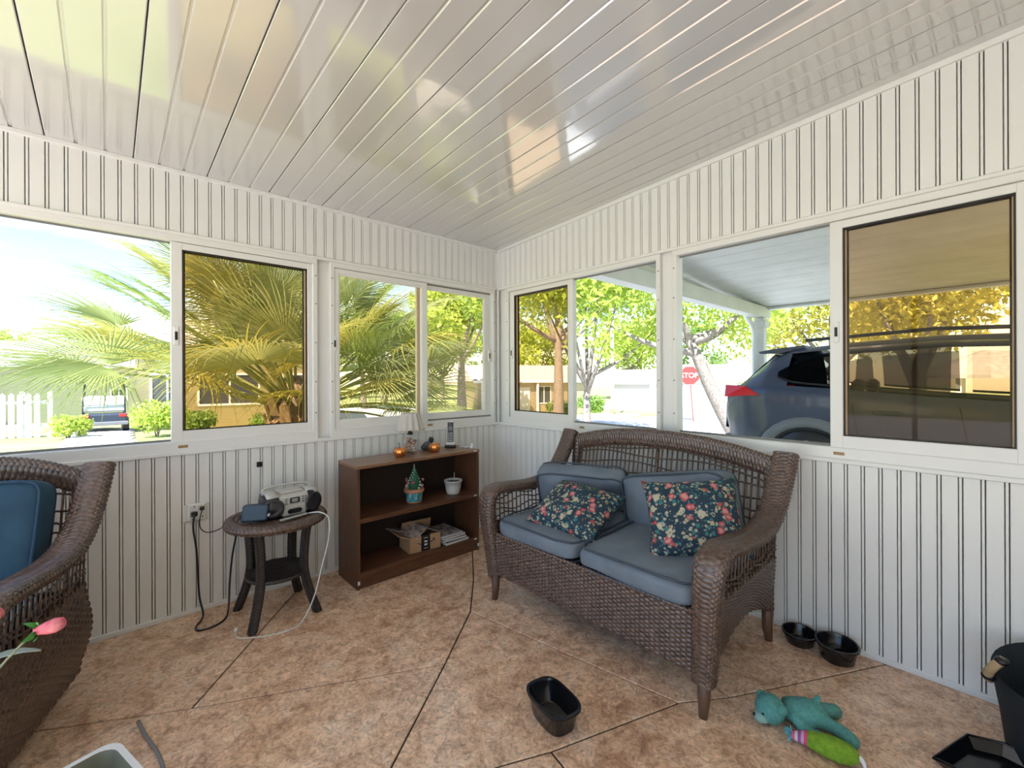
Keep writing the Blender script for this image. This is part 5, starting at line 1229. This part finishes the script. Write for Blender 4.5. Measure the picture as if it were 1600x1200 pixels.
# bear local: +x along the spine towards the legs, lying flat
mb = MB(); P = []
prof = [(-.010, .004), (.0, .026), (.02, .040), (.05, .049), (.085, .050), (.115, .040), (.135, .022), (.142, .004)]
for x, r_ in prof: P.append([(x - .055, r_ * 1.05 * math.cos(t), .050 + r_ * .92 * math.sin(t)) for t in np.linspace(0, 2 * PI, 17)[:-1]])
mb.grid(np.array(P), True)
def limb(mb, pts, rad):
    pp = catmull(pts, 10); rr = [float(np.interp(i / 10, np.linspace(0, 1, len(rad)), rad)) for i in range(11)]
    mb.tube(pp, rr, 12); mb.ball(pp[-1], rr[-1], 12, 7)
limb(mb, [(-.035, -.03, .055), (-.015, -.068, .032), (.035, -.078, .022)], [.019, .018, .020])
limb(mb, [(-.035, .03, .055), (-.02, .07, .035), (.03, .095, .022)], [.020, .018, .020])
limb(mb, [(.055, -.025, .045), (.105, -.042, .030), (.125, -.075, .024)], [.025, .023, .025])
limb(mb, [(.055, .025, .05), (.11, .035, .045), (.135, .062, .026)], [.026, .023, .026])
mb.ball((.060, .015, .098), .013, 10, 7)
bear_body = mb.build('body', TEAL, bear, True)
rm_ = bear_body.modifiers.new('remesh', 'REMESH'); rm_.mode = 'VOXEL'; rm_.voxel_size = .0055; rm_.use_smooth_shade = True
sm_ = bear_body.modifiers.new('smooth', 'SMOOTH'); sm_.iterations = 8; sm_.factor = .6
hd = MB(); hd.ball((-.105, -.005, .052), .050, 18, 12, (1, 1.02, .96)); hd = hd.build('head', TEAL, bear, True)
MB().ball((-.138, -.022, .030), .026, 12, 8, (1.1, .95, .8)).build('muzzle', TEALL, hd, True)
for p in ((-.118, .048, .062), (-.078, -.046, .078)): MB().ball(p, .018, 12, 7, (1, .7, 1)).build('ear', TEAL, hd, True)
for p in ((-.150, .004, .052), (-.140, -.040, .052)): MB().ball(p, .0045, 8, 5).build('eye', BLACK, hd, True)
MB().ball((-.165, -.024, .036), .006, 8, 5).build('nose', BLACK, hd, True)

# green plush sack toy
LIME = mat('lime_plush', (.28, .48, .035), .95, noise=(45, (.17, .36, .02)), bump=(160, 1.0))
g0, g1 = at_floor(1268, 1158, .03), at_floor(1340, 1186, .03); gd = g1 - g0; Lg = float(np.linalg.norm(gd[:2]))
toy = thing('plush_catnip_toy', 'fuzzy lime green plush toy with a striped end and blue tuft', 'plush toy', (g0[0], g0[1], 0), math.atan2(gd[1], gd[0]))
def blob(prof, zc, sq=.86, seg=18): return np.array([[(x, r_ * math.cos(t), zc + r_ * sq * math.sin(t)) for t in np.linspace(0, 2 * PI, seg + 1)[:-1]] for x, r_ in prof])
MB().grid(blob([(-.012, .024), (0, .029), (Lg * .3, .037), (Lg * .6, .039), (Lg * .85, .033), (Lg * 1.0, .020), (Lg * 1.06, .003)], .034), True).build('plush_body', LIME, toy, True)
STR = [mat('stripe_%d' % i, c, .85) for i, c in enumerate(((.62, .08, .16), (.62, .32, .50), (.30, .10, .30), (.70, .55, .60), (.60, .12, .25)))]
for i in range(5):
    x0, x1 = -.012 - i * .009, -.012 - (i + 1) * .009; r0_, r1_ = .026 - i * .0026, .026 - (i + 1) * .0026
    MB().grid(blob([(x0, r0_), ((x0 + x1) / 2, (r0_ + r1_) / 2 + .001), (x1, r1_)], .034 - i * .002), True).build('stripe', STR[i], toy, True)
m = MB(); rgx = random.Random(3)
for k in range(22): m.tube([(-.056, 0, .024), (-.072 + rgx.uniform(-.008, .012), rgx.uniform(-.022, .022), .024 + rgx.uniform(-.018, .022))], [.002, .0022], 4)
m.build('tuft', mat('blue_yarn', (.10, .42, .50), .9), toy)
m = MB(); m.tube(catmull([(Lg * 1.03, .0, .036), (Lg * 1.12, -.008, .030), (Lg * 1.16, -.022, .008)], 8), [.009, .009, .008, .008, .007, .006, .005, .004, .003], 8); m.build('tail_tab', WPLAST, toy, True)

# black fabric tub with rope handle, and a black scoop tray
FELT = mat('black_felt', (.010, .016, .022), .75, bump=(300, .5)); ROPE = mat('tan_rope', (.50, .36, .20), .8, bump=(150, .8))
bk = thing('storage_tub', 'black soft-sided tub with tan rope handle by the right wall', 'tub', (-.245, -3.135, 0))
def brng(r_, z, dip=0): return [(r_ * math.cos(t), r_ * math.sin(t) , z - dip * (.5 + .5 * math.cos(t - 2.9)) ) for t in np.linspace(0, 2 * PI, 41)[:-1]]
P = [brng(.165, 0), brng(.172, .01), brng(.185, .12), brng(.200, .25, .05), brng(.206, .305, .07), brng(.203, .315, .07), brng(.196, .305, .07), brng(.178, .12), brng(.160, .012)]
mb = MB().grid(np.array(P), True); mb.f.append(tuple(range(40))[::-1]); mb.f.append(tuple(320 + i for i in range(40))); autosmooth(mb.build('tub_wall', FELT, bk), 50)
ha = 1.95; e1, e2 = Vector((math.cos(ha), math.sin(ha), 0)), Vector((-math.sin(ha), math.cos(ha), 0))
MB().tube(catmull([e1 * .212 - e2 * .030 + Vector((0, 0, .225)), e1 * .222 - e2 * .010 + Vector((0, 0, .255)), e1 * .215 + e2 * .012 + Vector((0, 0, .295)), e1 * .19 + e2 * .012 + Vector((0, 0, .322))], 12), .0135, 10).build('rope_handle', ROPE, bk, True)
for p in (e1 * .217 - e2 * .020 + Vector((0, 0, .240)), e1 * .197 + e2 * .013 + Vector((0, 0, .315))): MB().ball(tuple(p), .020, 12, 8, (1, 1, .7)).build('eyelet', BLACK, bk, True)
ty = thing('scoop_tray', 'black shallow pointed tray lying in front of the soft tub', 'tray', (-.425, -2.950, 0), math.radians(12))
out_l = [(-.115, .175), (-.03, .125), (.08, .06), (.10, -.03), (.06, -.12), (-.05, -.17), (-.12, -.10), (-.135, .06)]
n = len(out_l); sc_ = lambda k, z: [(x * k, y * k, z) for x, y in out_l]
mb = MB(); mb.add(sc_(.80, 0) + sc_(1.0, .035) + sc_(.95, .037) + sc_(.76, .006), [tuple(range(n))[::-1] if False else tuple(range(n)), tuple(range(3 * n, 4 * n))] + [(r_ * n + i, r_ * n + (i + 1) % n, (r_ + 1) * n + (i + 1) % n, (r_ + 1) * n + i) for r_ in range(3) for i in range(n)])
fixn(mb.build('tray_shell', BLKG, ty)); MB().tube([(x * .985, y * .985, .037) for x, y in out_l], .005, 6, closed=True).build('tray_rim', BLKG, ty, True)

# white litter pan at the bottom of the picture with a grey hose, and a rose
lp = thing('plastic_pan', 'white-rimmed plastic pan with olive inside on the floor', 'pan', (-2.590, -1.49, 0), math.radians(16))
OLV = mat('olive_plastic', (.20, .20, .145), .45, noise=(8, (.15, .15, .10)))
def rr(a, b, z, rad=.04):
    o = []
    for cx, cy, a0 in ((a - rad, b - rad, 0), (-a + rad, b - rad, PI / 2), (-a + rad, -b + rad, PI), (a - rad, -b + rad, 1.5 * PI)):
        for k in range(6): t = a0 + PI / 2 * k / 5; o.append((cx + rad * math.cos(t), cy + rad * math.sin(t), z))
    return o
a_, b_2 = .125, .185; H_ = .26
mb = MB().grid(np.array([rr(a_ * .86, b_2 * .9, 0), rr(a_ * .97, b_2 * .97, H_ - .02), rr(a_ * 1.06, b_2 * 1.04, H_ - .018), rr(a_ * 1.06, b_2 * 1.04, H_), rr(a_ * .94, b_2 * .95, H_)]), True); mb.f.append(tuple(range(24))[::-1]); autosmooth(mb.build('pan_shell', WPLAST, lp), 45)
mb = MB().grid(np.array([rr(a_ * .94, b_2 * .95, H_), rr(a_ * .90, b_2 * .92, H_ - .02), rr(a_ * .80, b_2 * .84, .02)]), True); mb.f.append(tuple(48 + i for i in range(24))); autosmooth(mb.build('pan_lining', OLV, lp), 45)
gh = [tuple(at_floor(x, y, .006)) for x, y in ((216, 1127), (228, 1150), (244, 1172), (252, 1190), (258, 1215), (262, 1240))]
tag(MB().tube(catmull(gh, 24), .006, 8).build('grey_cord', mat('cord_grey', (.22, .21, .21), .6), None, True), 'short grey cord on the floor beside the white-rimmed pan', 'cord')
def at_z(x, y, z): return Vector(at_floor(x, y, z))
vz = .0
rs = thing('vase_of_roses', 'artificial pink roses in a pale vase below the armchair', 'vase', (-2.870, -1.330, 0))
vloc = Vector((-2.870, -1.330, 0))
MB().lathe([(.05, 0), (.06, .02), (.055, .20), (.035, .34), (.040, .36), (.034, .36), (.03, .33), (.001, .30)], seg=24, cap=False).build('vase', mat('vase_grey', (.45, .47, .46), .35), rs, True)
PINK = mat('rose_pink', (.68, .10, .17), .55, noise=(40, (.78, .28, .30))); RCREAM = mat('rose_cream', (.68, .50, .36), .6); RGRN = mat('rose_green', (.06, .30, .05), .5); RSAGE = mat('leaf_sage', (.30, .36, .31), .6)
def bud(tip, base, label=None):
    tip, base = tip - vloc, base - vloc; d = (tip - base); L = d.length; q = d.normalized().to_track_quat('Z', 'Y')
    st = catmull([(0, 0, .34), tuple((base * .6 + Vector((0, 0, .16)))), tuple(base)], 10); MB().tube(st, .003, 6).build('stem', mat('stem_green', (.30, .36, .22), .6), rs, True)
    o = MB().lathe([(.004, 0), (.011, L * .12), (.0165, L * .45), (.018, L * .7), (.014, L * .92), (.004, L)], seg=20, flute=lambda a, t: .10 * math.sin(3 * a + t * 4)).build('rose_bud', PINK, rs, True, base); o.rotation_mode = 'QUATERNION'; o.rotation_quaternion = q
    for k in range(3):
        a = k * 2.1; P = np.array([[((.008 + .008 * t) * math.cos(a + w * .5), (.008 + .008 * t) * math.sin(a + w * .5), L * .75 * t) for w in (-1, 0, 1)] for t in np.linspace(0, 1, 5)]) * np.array([1.08, 1.08, 1]); MB().grid(P).build('petal', RCREAM if k == 0 else PINK, o, True)
    for k in range(4):
        a = k * 1.57 + .3; P = []
        for t in np.linspace(0, 1, 5):
            w = .009 * math.sin(PI * (t * .9 + .08)); c = Vector((math.cos(a) * (.006 + .026 * t), math.sin(a) * (.006 + .026 * t), .004 + .012 * t - .03 * t * t)); s_ = Vector((-math.sin(a), math.cos(a), 0)) * w; P.append([tuple(c - s_), tuple(c), tuple(c + s_)])
        MB().grid(np.array(P)).build('sepal', RGRN, o, True)
bud(at_z(103, 972, .62), at_z(54, 986, .61)); bud(at_z(5, 955, .66), at_z(-40, 975, .64))
lf = []; A_, B_ = at_z(64, 1018, .55) - vloc, at_z(-30, 1040, .53) - vloc
for t in np.linspace(0, 1, 8):
    c = A_.lerp(B_, float(t)) + Vector((0, 0, .01 * math.sin(PI * t))); w = .018 * math.sin(PI * (.03 + .9 * t)); lf.append([tuple(c + Vector((0, w, .006))), tuple(c), tuple(c - Vector((0, w, -.006)))])
o = MB().grid(np.array(lf)).build('leaf', RSAGE, rs, True); o.modifiers.new('t', 'SOLIDIFY').thickness = .0015
MB().tube(catmull([(0, 0, .34), tuple(B_ * .6 + Vector((0, 0, .15))), tuple(B_)], 8), .003, 6).build('stem', MATS['stem_green'], rs, True)
